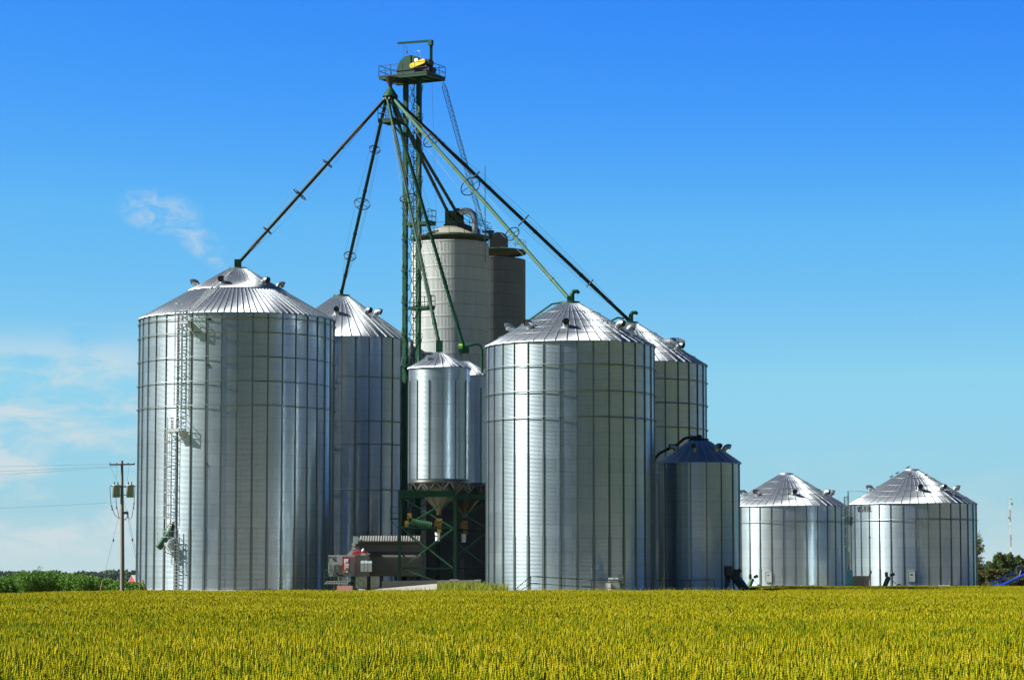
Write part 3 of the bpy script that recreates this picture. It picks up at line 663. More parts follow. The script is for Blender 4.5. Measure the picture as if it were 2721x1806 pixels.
# service platform under the distributor, lower landings
zs = EYE(320, 250); xo = (td-tb).dot(lx); yo = (td-tb).dot(ly)
deck('service_platform', xo-1.0, xo+.75, yo-.6, yo+1.3, zs, 'swe', 1.3)
deck('service_platform', -1.0, 1.9, -.2, 1.3, EYE(592, 252), 'ne', 1.2); deck('service_platform', -.4, 1.9, -.2, 1.2, EYE(816, 252), 'ne', 1.1)
m_ = MB(); m_.bar(Vector((dp.x, dp.y, zs)), L(-.74, 0, zs+.0), .15, .2); m_.bar(Vector((dp.x, dp.y, zs-.0)), L(-.74, 0, zs-1.6), .12); m_.build('platform_bracket', GREEN, TW)

# ---------------------------------------------------------------- grain spouts
GS = 'green spouts running from the distributor to the bins'
def spout(label, a, tip, hoops, boxdim, trans_m=DGREEN, r=.17, m=DGREEN, extra=None, cables=True):
    a, tip = Vector(a), Vector(tip); d = (tip-a).normalized(); ln = (tip-a).length
    T = thing('grain_spout', label, 'grain spout', tuple(tip), GS)
    m_ = MB(); m_.tube([a, tip], r, 14)
    for i in range(1, int(ln/6.1)+1): q = a+d*(6.1*i); m_.tube([q-d*.1, q+d*.1], r*1.18, 14)
    m_.build('pipe', m, T)
    u = d.cross(K).normalized(); v = u.cross(d)
    for f, rr in hoops:
        c = a.lerp(tip, f); h = MB(); h.torus(c, rr, .05, d, 22, 6)
        for i in range(4): q = R_(45+90*i); e = u*math.cos(q)+v*math.sin(q); h.bar(c+e*r*.8, c+e*rr, .055)
        h.build('truss_hoop', DARKST, T)
    if cables and hoops:
        for q in (20, 70, 200, 290):
            q = R_(q); e = u*math.cos(q)+v*math.sin(q); cb_ = MB()
            cb_.tube([a+d*1.0]+[a.lerp(tip, f)+e*rr for f, rr in hoops]+[tip-d*.5], .012, 5, False); cb_.build('stay_cable', CABLE, T)
    if boxdim:
        m_ = MB(); w_, dpt, h = boxdim; m_.box(tip+K*(-.05), (w_, dpt, h)); m_.box(tip+K*(-h/2-.1), (w_*1.25, dpt*1.25, .12)); m_.build('end_box', trans_m, T)
    return T
def dstub(phi, r=.62): return td+pol(R_(phi), r, dz0-.42)
def top(B, z): q = Vector(B['_o']); q.z = z; return q
t1 = top(B1, EYE(700, 248)); spout('green spout reaching down to the largest bin with the caged ladder', dstub(-80), t1, [(.39, .55), (.58, .75), (.80, .5)], (.62, .62, .85))
spout('green spout to the bin behind the caged ladder bin', dstub(-120, .5), top(B2, EYE(776, 271)), [(.24, .55), (.52, .80), (.80, .62)], (.36, .36, .6))
spout('green spout ending on the peak of the sunlit hopper bin', dstub(-20), top(H1, EYE(921, 240)), [(.41, .80)], (.6, .6, 1.25), GREEN, m=GREEN)
s4 = spout('green spout ending on the peak of the shadowed hopper bin', dstub(15), top(H2, EYE(935, 250)), [(.53, .80)], None, m=GREEN)
spout('bright green spout in front of the tower to the handrail bin', dstub(42), top(B3, EYE(797, 229.3)), [(.22, .72), (.455, .98), (.69, .7)], (.55, .55, .75), GREEN, m=GREEN_L)
spout('dark outermost green spout to the bin with the fat roof duct', dstub(95), top(B4, EYE(852, 252)), [(.34, .5), (.545, .72), (.83, .45)], (.45, .5, .6), GREEN)
q = top(H2, 0); m_ = MB(); e = EYE(926, 250); m_.box(q+K*(e-.1), (.75, .7, .65)); m_.prism([q+Vector((-.7, -.4, e-.1)), q+Vector((-.35, -.4, e-.1)), q+Vector((-.3, -.4, e-1.0))], (0, .8, 0)); m_.build('end_box', GREEN, s4)
m_ = MB(); m_.tube([q+Vector((-.62, -.35, e+.2)), q+Vector((-.25, -.35, e+.2))], .22, 12); m_.build('aspirator_cap', LIME, s4)
vp = MB(); y9 = 248.0
vp.tube([P(1236, 920, y9), P(1262, 914, y9), P(1270, 914, y9), P(1277, 918, y9), P(1281, 932, y9), P(1281, 1012, y9)], .13, 10); vp.tube([P(1281, 1012, y9), P(1281, 1290, y9)], .09, 8); vp.bar(P(1250, 1014, y9), P(1282, 1014, y9), .06); vp.build('vent_pipe', GREEN, s4)
# extra hoods on the roof peaks
for T, lab in ((B3, 'peak_hood'), (B4, 'peak_hood')):
    l = Vector(T['_o']); z = EYE(804.6, 229.3) if T is B3 else EYE(858, 252)
    m_ = MB(); m_.tube([l+Vector((.15, 0, z)), l+Vector((.15, 0, z+.75)), l+Vector((.3, 0, z+1.0)), l+Vector((.62, 0, z+1.02)), l+Vector((.78, 0, z+.85))], [.22, .22, .2, .17, .14], 10); m_.build(lab, GREEN, T)
    m_ = MB(); m_.tube([l+Vector((-.5, .3, z+.1)), l+Vector((-1.6, .5, z-.05)), l+Vector((-4.4, .9, z-2.0))] if T is B3 else [l+Vector((-.5, .3, z+.45)), l+Vector((-1.1, .3, z+.55)), l+Vector((-1.7, .3, z+.25))], .09, 8); m_.build('aspiration_pipe', GREEN, T)

# ---------------------------------------------------------------- concrete silos
def silo(label, loc, R, H, cm, rise=1.1):
    T = thing('concrete_silo', label, 'silo', loc, 'concrete silos behind the hopper bins')
    nr = 176; seg = nr*4; a = np.arange(seg)*2*np.pi/seg; fl = np.tile([0, 0, -.030, -.030], nr)
    zz, rr, am = [], [], []
    z = 0.0
    while z < H-.05:
        for dz_, dr, k_ in ((0, -.03, 0), (.05, -.03, 0), (.055, .0, 0), (.14, .0, 0), (.2, 0, 1), (1.24, 0, 1), (1.27, 0, 0), (1.298, 0, 0)):
            if z+dz_ <= H: zz.append(z+dz_); rr.append(R+dr); am.append(k_)
        z += 1.3
    zz, rr, am = map(np.array, (zz, rr, am)); rad = rr[:, None]+am[:, None]*fl[None]
    V = np.stack([rad*np.sin(a), -rad*np.cos(a), np.repeat(zz[:, None], seg, 1)], -1).reshape(-1, 3)
    n = len(zz); i = np.arange(n*seg).reshape(n, seg); j = np.roll(i, -1, 1)
    Q = np.stack([i[:-1], j[:-1], j[1:], i[1:]], -1).reshape(-1, 4)
    ob = bpy.data.objects.new('wall', fast_mesh('wall', V, Q, cm, False)); C.objects.link(ob); ob.parent = T
    MB().lathe([(R+.01, H-.26), (R+.06, H-.24), (R+.06, H-.03), (R-.2, H)], 64).build('rim_band', GREEN_L, T, (0, 0, 0))
    MB().lathe([(R+.03, H-.005), (R+.01, H+.05), (R*.80, H+.10), (R*.78, H+.16), (.9, H+rise), (.02, H+rise+.06)], 64).build('roof', mat('silo_roof', (.25, .235, .19), .85, 0, .15, 1), T, (0, 0, 0))
    r = MB()
    for h in (.55, 1.1): r.torus((0, 0, H+h), R+.05, .025, (0, 0, 1), 48, 6)
    for i in range(16): p = pol(2*math.pi*i/16, R+.05, H); r.bar(p, p+K*1.12, .05)
    r.build('guard_rail', DARKST, T, (0, 0, 0))
    return T
H_s = EYE(618, 271)
s1 = base(1196, 640, 275); s2 = base(1299, 660, 289.5)
C1 = silo('nearer concrete silo, its left half in the sun, two spouts on top', s1, 4.06, H_s, CONC)
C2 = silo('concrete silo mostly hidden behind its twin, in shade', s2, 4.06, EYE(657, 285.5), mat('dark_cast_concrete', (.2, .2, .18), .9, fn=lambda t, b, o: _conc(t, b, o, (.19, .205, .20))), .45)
spout('left of two dark green spouts to the nearer concrete silo', dstub(150, .45), P(1197, 578, 275), [], (1.15, .9, 1.45), cables=False)
spout('right of two dark green spouts to the nearer concrete silo', dstub(170, .45), P(1218, 572, 276.5), [], (1.05, .9, 1.5), cables=False)
l = Vector(C1['_o'])
m_ = MB(); m_.prism([l+Vector((-.9, 0, H_s+1.0)), l+Vector((.4, 0, H_s+1.9)), l+Vector((3.0, .3, H_s+.95)), l+Vector((3.0, .3, H_s+.45)), l+Vector((.2, 0, H_s+.9))], (.2, 1.0, 0)); m_.build('roof_conveyor', DARKST, C1)
q = P(1262, 590, 274); m_ = MB(); m_.tube([Vector((q.x, q.y, H_s+.2)), Vector((q.x, q.y, H_s+1.7)), Vector((q.x-.15, q.y, H_s+2.3)), Vector((q.x-.6, q.y, H_s+2.65)), Vector((q.x-1.2, q.y, H_s+2.7))], [.32, .32, .34, .34, .34], 14, True)
m_.tube([Vector((q.x-1.2, q.y, H_s+2.7)), Vector((q.x-1.35, q.y, H_s+2.65)), Vector((q.x-1.6, q.y, H_s+2.45))], [.34, .42, .26], 14); m_.build('roof_duct', VENT, C1)
m_ = MB(); 
for (x, y) in ((1232, 574), (1248, 582)): m_.bar(P(x, y, 274), P(x, y+40, 274), .06)
m_.bar(P(1232, 568, 274), P(1262, 586, 274), .06); m_.bar(P(1232, 580, 274), P(1262, 598, 274), .06)
for x, y in ((1272, 586), (1296, 596), (1305, 600)): m_.bar(P(x, y, 274), P(x, y+34, 274), .06)
m_.bar(P(1272, 583, 274), P(1306, 594, 274), .06); m_.bar(P(1272, 597, 274), P(1306, 610, 274), .06); m_.box(P(1297, 616, 274.5), (1.3, 1, .12)); m_.box(P(1304, 624, 276), (.5, .8, .9)); m_.build('catwalk', DARKST, C1)
l = Vector(C2['_o']); z2 = EYE(657, 285.5)
m_ = MB(); pr = [(-.85, 0), (-.85, .9)]+[(-.85*math.cos(R_(a)), .9+.85*math.sin(R_(a))) for a in range(20, 161, 20)]+[(.85, .9), (.85, 0)]
m_.prism([l+Vector((x*1.2+1.1, -1.6, z2+.25+z)) for x, z in pr], (0, 1.2, 0)); m_.prism([l+Vector((-3.6, -1.4, z2+1.0)), l+Vector((0, -1.4, z2+.3)), l+Vector((0, -1.4, z2+.0)), l+Vector((-3.6, -1.4, z2+.1))], (0, 1.2, 0)); m_.build('roof_machinery', DARKST, C2)
an_ = MB(); q = P(1289, 600, 271.2); an_.tube([Vector((q.x, q.y, H_s-3)), P(1289, 441, 271.2)], [.06, .03], 8); an_.bar(Vector((q.x, q.y, H_s-2.5)), Vector((q.x, q.y+.4, H_s-2.5)), .05); an_.bar(Vector((q.x, q.y, H_s-.3)), Vector((q.x, q.y+.4, H_s-.3)), .05)
solo(an_, 'whip_antenna', DARKST, 'thin dark vertical rod rising from the nearer silo rim', 'antenna', (q.x, q.y, H_s-3))
# inclined lattice boom from head platform to the silo roof
la, lb_ = L(2.45, 1.75, zp-.35), P(1284, 603, 275); d = (lb_-la).normalized(); u = d.cross(K).normalized(); v = u.cross(d)
LM = thing('lattice_boom', 'slender dark lattice truss slanting from the head platform to the silo', 'lattice truss', tuple(la))
cor = [u*math.cos(R_(a))*.27+v*math.sin(R_(a))*.27 for a in (90, 210, 330)]
for c in cor: m_ = MB(); m_.tube([la, la+d*.7+c, lb_+c], .024, 6); m_.build('chord', DARKST, LM)
m_ = MB(); n = 30; ln = (lb_-la).length
for i in range(n):
    p, q = la+d*(.7+(ln-.7)*i/n), la+d*(.7+(ln-.7)*(i+1)/n)
    for k_ in range(3): m_.bar(p+cor[k_], p+cor[(k_+1) % 3], .02); m_.bar(p+cor[k_], q+cor[(k_+1) % 3], .02)
m_.build('lacing', DARKST, LM)
gw = MB(); gw.tube([L(1.2, 1.7, zp-.2), P(1160, 600, 276)], .012, 5, False); gw.build('guy_wire', CABLE, TW)

# ---------------------------------------------------------------- yard in front of the tower
def pbox(mb, x0, y0, x1, y1, Y, dep):
    a, b_ = P(x0, y1, Y), P(x1, y0, Y); return mb.box(((a.x+b_.x)/2, Y+dep/2, (a.z+b_.z)/2), (b_.x-a.x, dep, b_.z-a.z))
DY = 239.6
DR = thing('grain_dryer', 'grey horizontal grain dryer with a red control panel, in the bins shadow', 'grain dryer', tuple(P(990, 1560, DY)))
m_ = MB(); a, b_ = P(944, 1530, DY), P(1118, 1470, DY)
zz_ = lambda y: EYE(y, DY)
sec = [(0, zz_(1530)), (0, zz_(1478)), (.5, zz_(1465)), (.5, zz_(1447)), (.0, zz_(1438)), (.7, zz_(1427)), (2.2, zz_(1427)), (2.9, zz_(1438)), (2.4, zz_(1447)), (2.4, zz_(1465)), (2.9, zz_(1478)), (2.9, zz_(1530))]
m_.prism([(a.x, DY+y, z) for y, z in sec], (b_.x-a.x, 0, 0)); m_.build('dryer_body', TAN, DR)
m_ = MB(); n = 24
for i in range(n):
    x = P(956, 1427, DY).x+(b_.x-P(956, 1427, DY).x)*i/n; m_.prism([(x, DY-.08, zz_(1438)), (x+.13, DY-.08, zz_(1438)), (x+.13, DY+.85, zz_(1425)), (x, DY+.85, zz_(1425))], (0, 0, .10))
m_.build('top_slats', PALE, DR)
m_ = MB()
for i in range(30): x = a.x+.3+(b_.x-a.x-.3)*i/30; m_.box((x, DY-.015, zz_(1504)), (.02, .03, zz_(1480)-zz_(1528)))
m_.build('panel_seams', TAN, DR)
m_ = MB(); pbox(m_, 876, 1476, 944, 1530, DY-1.4, 2.0); m_.box(P(908, 1476, DY-1.3), (2.4, .4, .14)); m_.build('end_housing', GREYP, DR)
m_ = MB(); pbox(m_, 944, 1474, 981, 1530, DY-1.3, 1.2); m_.build('fan_cabinet', mat('cabinet', (.17, .17, .145), .5, .1), DR)
for i, (x0, x1) in enumerate(((958, 967), (968, 977), (978, 988))):
    m_ = MB(); q0, q1 = P(x0-2*0, 1518, DY-1.7), P(x1, 1494, DY-1.7)
    m_.prism([(q0.x, DY-1.3, q1.z+.25), (q0.x, DY-1.75, q1.z-.05), (q0.x, DY-1.75, q0.z), (q0.x, DY-1.3, q0.z)], (q1.x-q0.x, 0, 0)); m_.build('louvre_hood', GREYP, DR)
m_ = MB(); pbox(m_, 938, 1424, 951, 1444, DY-.6, .6); m_.build('gear_case', GREYP, DR)
m_ = MB(); q = P(940, 1446, DY-.8); m_.tube([q-Vector((0, .3, 0)), q+Vector((0, .4, 0))], .17, 12); m_.box(q+K*(-.35), (.35, .4, .25)); m_.build('drive_motor', PALE, DR)
m_ = MB(); m_.prism([P(920, 1475, DY-.9), P(938, 1456, DY-.9), P(950, 1456, DY-.9), P(962, 1475, DY-.9)], (0, .8, 0)); m_.build('inlet_hopper', PALE, DR)
m_ = MB(); m_.bar(P(936, 1472, DY-1.4), P(976, 1469, DY-1.4), .09); m_.tube([P(938, 1468, DY-1.4), P(952, 1463, DY-1.4), P(962, 1468, DY-1.4), P(977, 1466, DY-1.4)], .07, 8); m_.box(P(945, 1469, DY-1.35), (.5, .3, .22)); m_.bar(P(944, 1470, DY-1.45), P(944, 1530, DY-1.45), .09); m_.build('gas_piping', RED, DR)
m_ = MB(); m_.box(P(965, 1472, DY-1.4), (.42, .3, .22)); m_.tube([P(963, 1464, DY-1.4), P(967, 1458, DY-1.4)], .12, 10); m_.build('gas_valve', PALE, DR)
m_ = MB(); pbox(m_, 911, 1482, 929, 1520, DY-1.75, .32); CPN = m_.build('control_panel', RED, DR)
m_ = MB(); pbox(m_, 914, 1484, 926, 1486, DY-1.77, .03); pbox(m_, 914.5, 1487, 925, 1496, DY-1.78, .03); pbox(m_, 915, 1498, 927.5, 1501, DY-1.78, .03); pbox(m_, 919, 1516.5, 924, 1519.5, DY-1.78, .03); m_.build('display', WHITE, CPN)
m_ = MB(); pbox(m_, 916.5, 1490, 923.5, 1493.5, DY-1.80, .02); m_.build('screen', mat('screen_blue', (.2, .28, .45), .3), CPN)
m_ = MB(); pbox(m_, 915, 1502, 926.5, 1515, DY-1.78, .03); m_.build('switch_plate', mat('switch_plate', (.45, .44, .33), .5), CPN)
m_ = MB(); pbox(m_, 919, 1508, 926, 1514, DY-1.80, .02); m_.build('keypad', mat('keypad', (.12, .12, .08), .5), CPN)
m_ = MB(); pbox(m_, 911.5, 1516.5, 918.5, 1519.8, DY-1.78, .03); pbox(m_, 891, 1515, 894, 1517.5, DY-1.62, .03); m_.build('warning_label', ORANGE, CPN)
m_ = MB(); pbox(m_, 891, 1498, 900, 1518, DY-1.6, .25); pbox(m_, 885, 1499, 889, 1518, DY-1.6, .2); pbox(m_, 872, 1495, 876, 1520, DY-1.6, .2); pbox(m_, 895, 1478, 910, 1502, DY-1.55, .2); m_.build('junction_box', GREYP, DR)
m_ = MB()
for x in (874, 883): m_.bar(P(x, 1480, DY-1.7), P(x, 1530, DY-1.7), .05)
for i in range(10): m_.bar(P(874, 1484+i*4.8, DY-1.7), P(883, 1484+i*4.8, DY-1.7), .05)
m_.build('ladder', PALE, DR)
m_ = MB(); m_.tube([P(894, 1520, DY-1.5), P(898, 1527, DY-1.5), P(912, 1529, DY-1.5)], .05, 6); m_.tube([P(886, 1483, DY-1.5), P(897, 1495, DY-1.5), P(902, 1502, DY-1.4)], .04, 6); m_.build('hose', RUBBER, DR)
for x, y0, y1 in ((890, 1530, 1575), (935, 1530, 1575), (978, 1530, 1575), (1012, 1528, 1575), (1050, 1528, 1575), (1100, 1528, 1575)):
    q = P(x, y0, DY)
    for yy in (.3, 2.4): m_ = MB(); m_.bar((q.x, DY+yy, 0), (q.x, DY+yy, q.z), .2); m_.build('leg', DARKST, DR)
# dryer landing with stairs
YL = DY-2.6; LG = thing('stair_landing', 'green steel landing with stairs in front of the grey dryer', 'staircase', tuple(P(900, 1570, YL)))
m_ = MB(); pbox(m_, 861, 1544.5, 927, 1547, YL, 1.4); m_.build('deck', GREEN, LG)
for x in (861.5, 884, 926): m_ = MB(); q = P(x, 1546, YL); m_.bar((q.x, YL, 0), q, .12); m_.build('post', GREEN, LG)
m_ = MB()
for y in (1513.5, 1531.5): m_.bar(P(861.5, y, YL), P(926.5, y, YL), .05)
for x in (861.5, 893, 926.5): m_.bar(P(x, 1513, YL), P(x, 1546, YL), .05)
m_.build('guard_rail', GREEN_L, LG)
m_ = MB()
for dy_ in (0, 1.1):
    for o_ in (0, 17): m_.bar(P(927, 1516+o_, YL+dy_), P(965, 1546+o_, YL+dy_), .05)
    for x, y in ((952, 1536), (965, 1546)): m_.bar(P(x, y, YL+dy_), P(x, 1572, YL+dy_), .05)
m_.build('hand_rail', GREEN_L, LG)
m_ = MB()
for dy_ in (0, 1.1): m_.bar(P(929, 1547, YL+dy_), P(955, 1574, YL+dy_), .06, .22)
for i in range(6): m_.box(P(931+i*4.4, 1549+i*4.6, YL+.55), (.3, 1.0, .05))
m_.build('stair_flight', GREEN, LG)
def lying_ladder(label, p, q, up_, n, w_, loc):
    m_ = MB(); p, q, up_ = Vector(p), Vector(q), Vector(up_)
    for s in (0, 1): m_.bar(p+up_*s, q+up_*s, .05, .07)
    for i in range(n): f = (i+.5)/n; m_.bar(p.lerp(q, f), p.lerp(q, f)+up_, .045)
    solo(m_, 'ladder', PALE, label, 'ladder', loc)
yl2 = YL-.12; lying_ladder('aluminium ladder lying on edge along the green landing', P(862, 1549.5, yl2), P(925, 1549.5, yl2), P(866, 1544, yl2+.05)-P(862, 1549.5, yl2), 9, .4, tuple(P(862, 1549.5, yl2)))
m_ = MB(); yb = 234.5; pbox(m_, 895, 1556, 936, 1590, yb, 1.2)
solo(m_, 'concrete_block', PINK, 'pinkish concrete block in front of the dryer landing', 'concrete block', tuple(P(915, 1590, yb)))
# retaining walls and the ramp between them
m_ = MB(); q0, q1, q2 = P(1015, 1543, 235.2), P(1161, 1541, 237.2), P(1161, 1541, 237.6)
m_.prism([(q0.x, q0.y, 0), (q1.x, q1.y, 0), (q1.x, q1.y, q1.z), (q0.x, q0.y, q0.z)], (.02, .35, 0))
solo(m_, 'retaining_wall', CONC_W, 'low concrete wall running behind the pale ramp', 'retaining wall', (q0.x, q0.y, 0))
m_ = MB(); q0 = P(1161, 1542, 231.2); q1 = P(1276, 1541, 231.2)
m_.prism([(q0.x, 231.2, 0), (q1.x, 231.2, 0), (q1.x, 231.2, q1.z), (q0.x, 231.2, q0.z)], (0, 6.5, 0)); m_.box(P(1207, 1540, 237.0), (.8, .7, .14)); m_.box(P(1270, 1540.5, 237.0), (.6, .6, .12))
solo(m_, 'footing_block', CONC_W, 'square concrete footing beside the weeds by the handrail bin', 'concrete footing', (q0.x, 231.2, 0))
m_ = MB(); A, B_, Cc, D = P(930, 1579, 229), P(1162, 1566, 229), P(1162, 1549.5, 235.4), P(1010, 1563, 234.4)
m_.add([A, B_, Cc, D, (A.x, A.y, -.2), (B_.x, B_.y, -.2), (Cc.x, Cc.y, -.2), (D.x, D.y, -.2)], [(0, 1, 2, 3), (4, 5, 1, 0), (5, 6, 2, 1), (6, 7, 3, 2), (7, 4, 0, 3)])
rp = m_.build('ramp', mat('worn_ramp', (.27, .255, .22), .9, 0, .25, .8)); rp['kind'] = 'structure'
# clad shed behind the stands
SY = 256.5; SH = thing('metal_shed', 'grey clad shed in deep shade behind the green stands', 'shed', tuple(P(1215, 1560, SY)))
m_ = MB(); a, b_ = P(1132, 1352, SY), P(1306, 1345, SY); m_.box(((a.x+b_.x)/2, SY+2, a.z/2+1.0), (b_.x-a.x, 4, a.z+2.0)); 
for i in range(38): x = a.x+(b_.x-a.x)*(i+.5)/38; m_.box((x, SY-.015, a.z/2+1), (.05, .03, a.z+1.9))
m_.build('wall', CLAD, SH)
m_ = MB(); m_.prism([(a.x-.2, SY-.4, a.z+2.0), (a.x-.2, SY+4.4, a.z+2.0), (a.x-.2, SY+4.4, a.z+2.9), (a.x-.2, SY-.4, a.z+2.1)], (b_.x-a.x+.4, 0, 0)); m_.build('roof', DARKST, SH)
m_ = MB(); pbox(m_, 1222, 1484, 1233, 1560, SY-.06, .05); Dd = m_.build('door', mat('shed_door', (.10, .11, .11), .5), SH); m_ = MB(); m_.box(P(1231, 1515, SY-.09), (.08, .06, .08)); m_.build('door_handle', PALE, Dd)

# handrail and blower at bin 3
YH = 218.5; HR = thing('handrail', 'green pipe handrail sloping along the foot of the blower bin', 'handrail', tuple(P(1411, 1570, YH)))
m_ = MB()
for a, b_ in zip([(1368, 1566), (1411, 1530), (1491, 1535), (1570, 1540), (1623, 1540), (1649, 1543), (1651, 1562)], [(1411, 1530), (1491, 1535), (1570, 1540), (1623, 1540), (1649, 1543), (1651, 1562)]): m_.bar(P(*a, YH), P(*b_, YH), .06)
for a, b_ in zip([(1381, 1570), (1410, 1548.5), (1556, 1558)], [(1410, 1548.5), (1556, 1558), (1648, 1563)]): m_.bar(P(*a, YH), P(*b_, YH), .05)
m_.build('rail', GREEN, HR)
for x, y in ((1410.5, 1530), (1491, 1535), (1571, 1540), (1649, 1543)): m_ = MB(); q = P(x, y, YH); m_.bar((q.x, YH, 0), q, .065); m_.build('post', GREEN, HR)
H2R = thing('handrail', 'dark green handrail in the shade between blower bin and narrow bin', 'handrail', tuple(P(1790, 1570, 229.6)))
m_ = MB(); m_.bar(P(1694, 1542, 229.6), P(1898, 1539.5, 229.6), .06); m_.build('rail', GREEN, H2R)
for x in (1694, 1761, 1833, 1898): m_ = MB(); q = P(x, 1541, 229.6); m_.bar((q.x, 229.6, 0), q, .065); m_.build('post', GREEN, H2R)
YF = 220.3; BL = thing('aeration_blower', 'grey aeration blower with a round housing on the handrail bin', 'blower', tuple(P(1640, 1570, YF)))
m_ = MB(); q = P(1650, 1540, YF); m_.tube([q+Vector((-.25, 0, 0)), q+Vector((.2, 0, 0))], .42, 20); m_.box(q+Vector((-.05, .1, .22)), (.45, .5, .42)); m_.box(q+Vector((.15, .4, -.25)), (.2, .6, .9)); m_.build('fan_housing', STEEL, BL)
m_ = MB(); pbox(m_, 1611, 1548, 1646, 1566, YF-.4, .9); m_.build('blower_base', GREYP, BL)
m_ = MB(); pbox(m_, 1615, 1549, 1623, 1580, YF-.46, .08); m_.build('base_leg', WHITE, BL); m_ = MB(); pbox(m_, 1623, 1563, 1630, 1572, YF-.5, .1); m_.build('base_pad', mat('orange_pad', (.5, .12, .05), .6), BL)
m_ = MB(); q = P(1623, 1540, YF); m_.tube([q+Vector((-.2, -.1, 0)), q+Vector((.22, -.1, 0))], .20, 14); m_.tube([q+Vector((.3, -.1, .05)), q+Vector((.75, -.1, .05))], .13, 12); m_.build('motor', PALE, BL)

# unloading augers at bins 5, 6, 7
def unloader(label, top_, bot, w_, m, legs):
    T = thing('unloading_auger', label, 'auger', (bot[0].x, bot[0].y, 0), 'unloading augers at the bin feet')
    a, b_ = Vector(top_), Vector(bot[0]); m_ = MB(); m_.bar(a, b_, w_, w_); m_.build('auger_tube', m, T)
    m_ = MB(); m_.box(a+Vector((-.25*w_/.4, 0, .28)), (w_*.8, w_, w_*1.4)); m_.box(a+Vector((.30, 0, .2)), (w_*.7, w_, w_*.8)); m_.tube([a+Vector((.5, -.2, .3)), a+Vector((.5, .2, .3))], .2, 10); m_.build('auger_head', DARKST, T)
    if legs:
        m_ = MB(); m_.bar(a, legs, .05); q = Vector(legs); m_.torus(q+K*.0, .22, .07, (0, 1, 0), 14, 6); m_.build('wheel_strut', DARKST, T)
unloader('black angled auger spout leaning on the narrow blue-roofed bin', P(1949, 1525, 231.2), [P(1981, 1568, 230.6)], .62, mat('black_green', (.006, .016, .010), .4), None)
unloader('green unloading auger at the foot of the unlettered squat bin', P(1999, 1537, 313), [P(1986, 1568, 312.5)], .38, GREEN_L, P(2017, 1558, 313))
unloader('green unloading auger at the foot of the lettered squat bin', P(2361, 1532, 299), [P(2347, 1566, 298.5)], .38, GREEN_L, P(2389, 1557, 299))
m_ = MB(); q = P(2257.5, 1513, 296); m_.lathe([(.36, 0), (.36, q.z-.05), (.30, q.z), (.05, q.z+.02)], 16, (q.x, q.y, 0)); solo(m_, 'mint_pipe', MINT, 'upright mint green pipe between the two squat bins', 'pipe', (q.x, q.y, 0))
CRT = thing('wooden_crate', 'plywood crate with a pale lid in front of the lettered bin', 'crate', tuple(P(2286, 1560, 296)))
m_ = MB(); a, b_ = P(2266, 1557, 296), P(2296, 1531, 296); m_.prism([(a.x, 297.2, a.z), (b_.x, 296, a.z), (P(2309, 1557, 297.5).x, 297.5, a.z), (P(2281, 1557, 298.7).x, 298.7, a.z)], (0, 0, b_.z-a.z)); m_.build('crate_side', WOOD, CRT)
m_ = MB(); m_.prism([(a.x-.03, 297.15, b_.z), (b_.x+.03, 295.95, b_.z), (P(2309, 1557, 297.5).x+.05, 297.55, b_.z+.04), (P(2281, 1557, 298.7).x-.05, 298.75, b_.z+.04)], (0, 0, .06)); m_.build('crate_lid', mat('pale_lid', (.72, .62, .5), .6), CRT)
m_ = MB(); m_.box(((a.x+b_.x)/2, 296.8, a.z/2), (1.2, 1.0, a.z)); m_.build('pallet', WOODL, CRT)
m_ = MB(); q = P(2315, 1516, 295.6); p = P(2297, 1568, 294.6); m_.bar((p.x, p.y, 0), q, .09, .26, (.6, .8, 0)); solo(m_, 'lumber_plank', WOODL, 'raw wooden plank leaning beside the plywood crate', 'plank', (p.x, p.y, 0))
yl3 = 311; lying_ladder('ladder on its side at the foot of the unlettered squat bin', P(2099, 1560, yl3), P(2172, 1560, yl3), P(2099, 1554.5, yl3)-P(2099, 1560, yl3)+Vector((0, .15, 0)), 9, .3, tuple(P(2099, 1560, yl3)))
m_ = MB(); q = P(2509, 1556, 296)
for dz_ in (0, .14): m_.bar(P(2494, 1558-dz_*23, 296), P(2524, 1558-dz_*23, 296), .06, .10)
for x in (2496, 2508, 2521): m_.bar(P(x, 1553, 296), P(x, 1575, 296), .07)
solo(m_, 'pallet', WHITE, 'pale low pallet standing at the foot of the lettered bin', 'pallet', tuple(q))

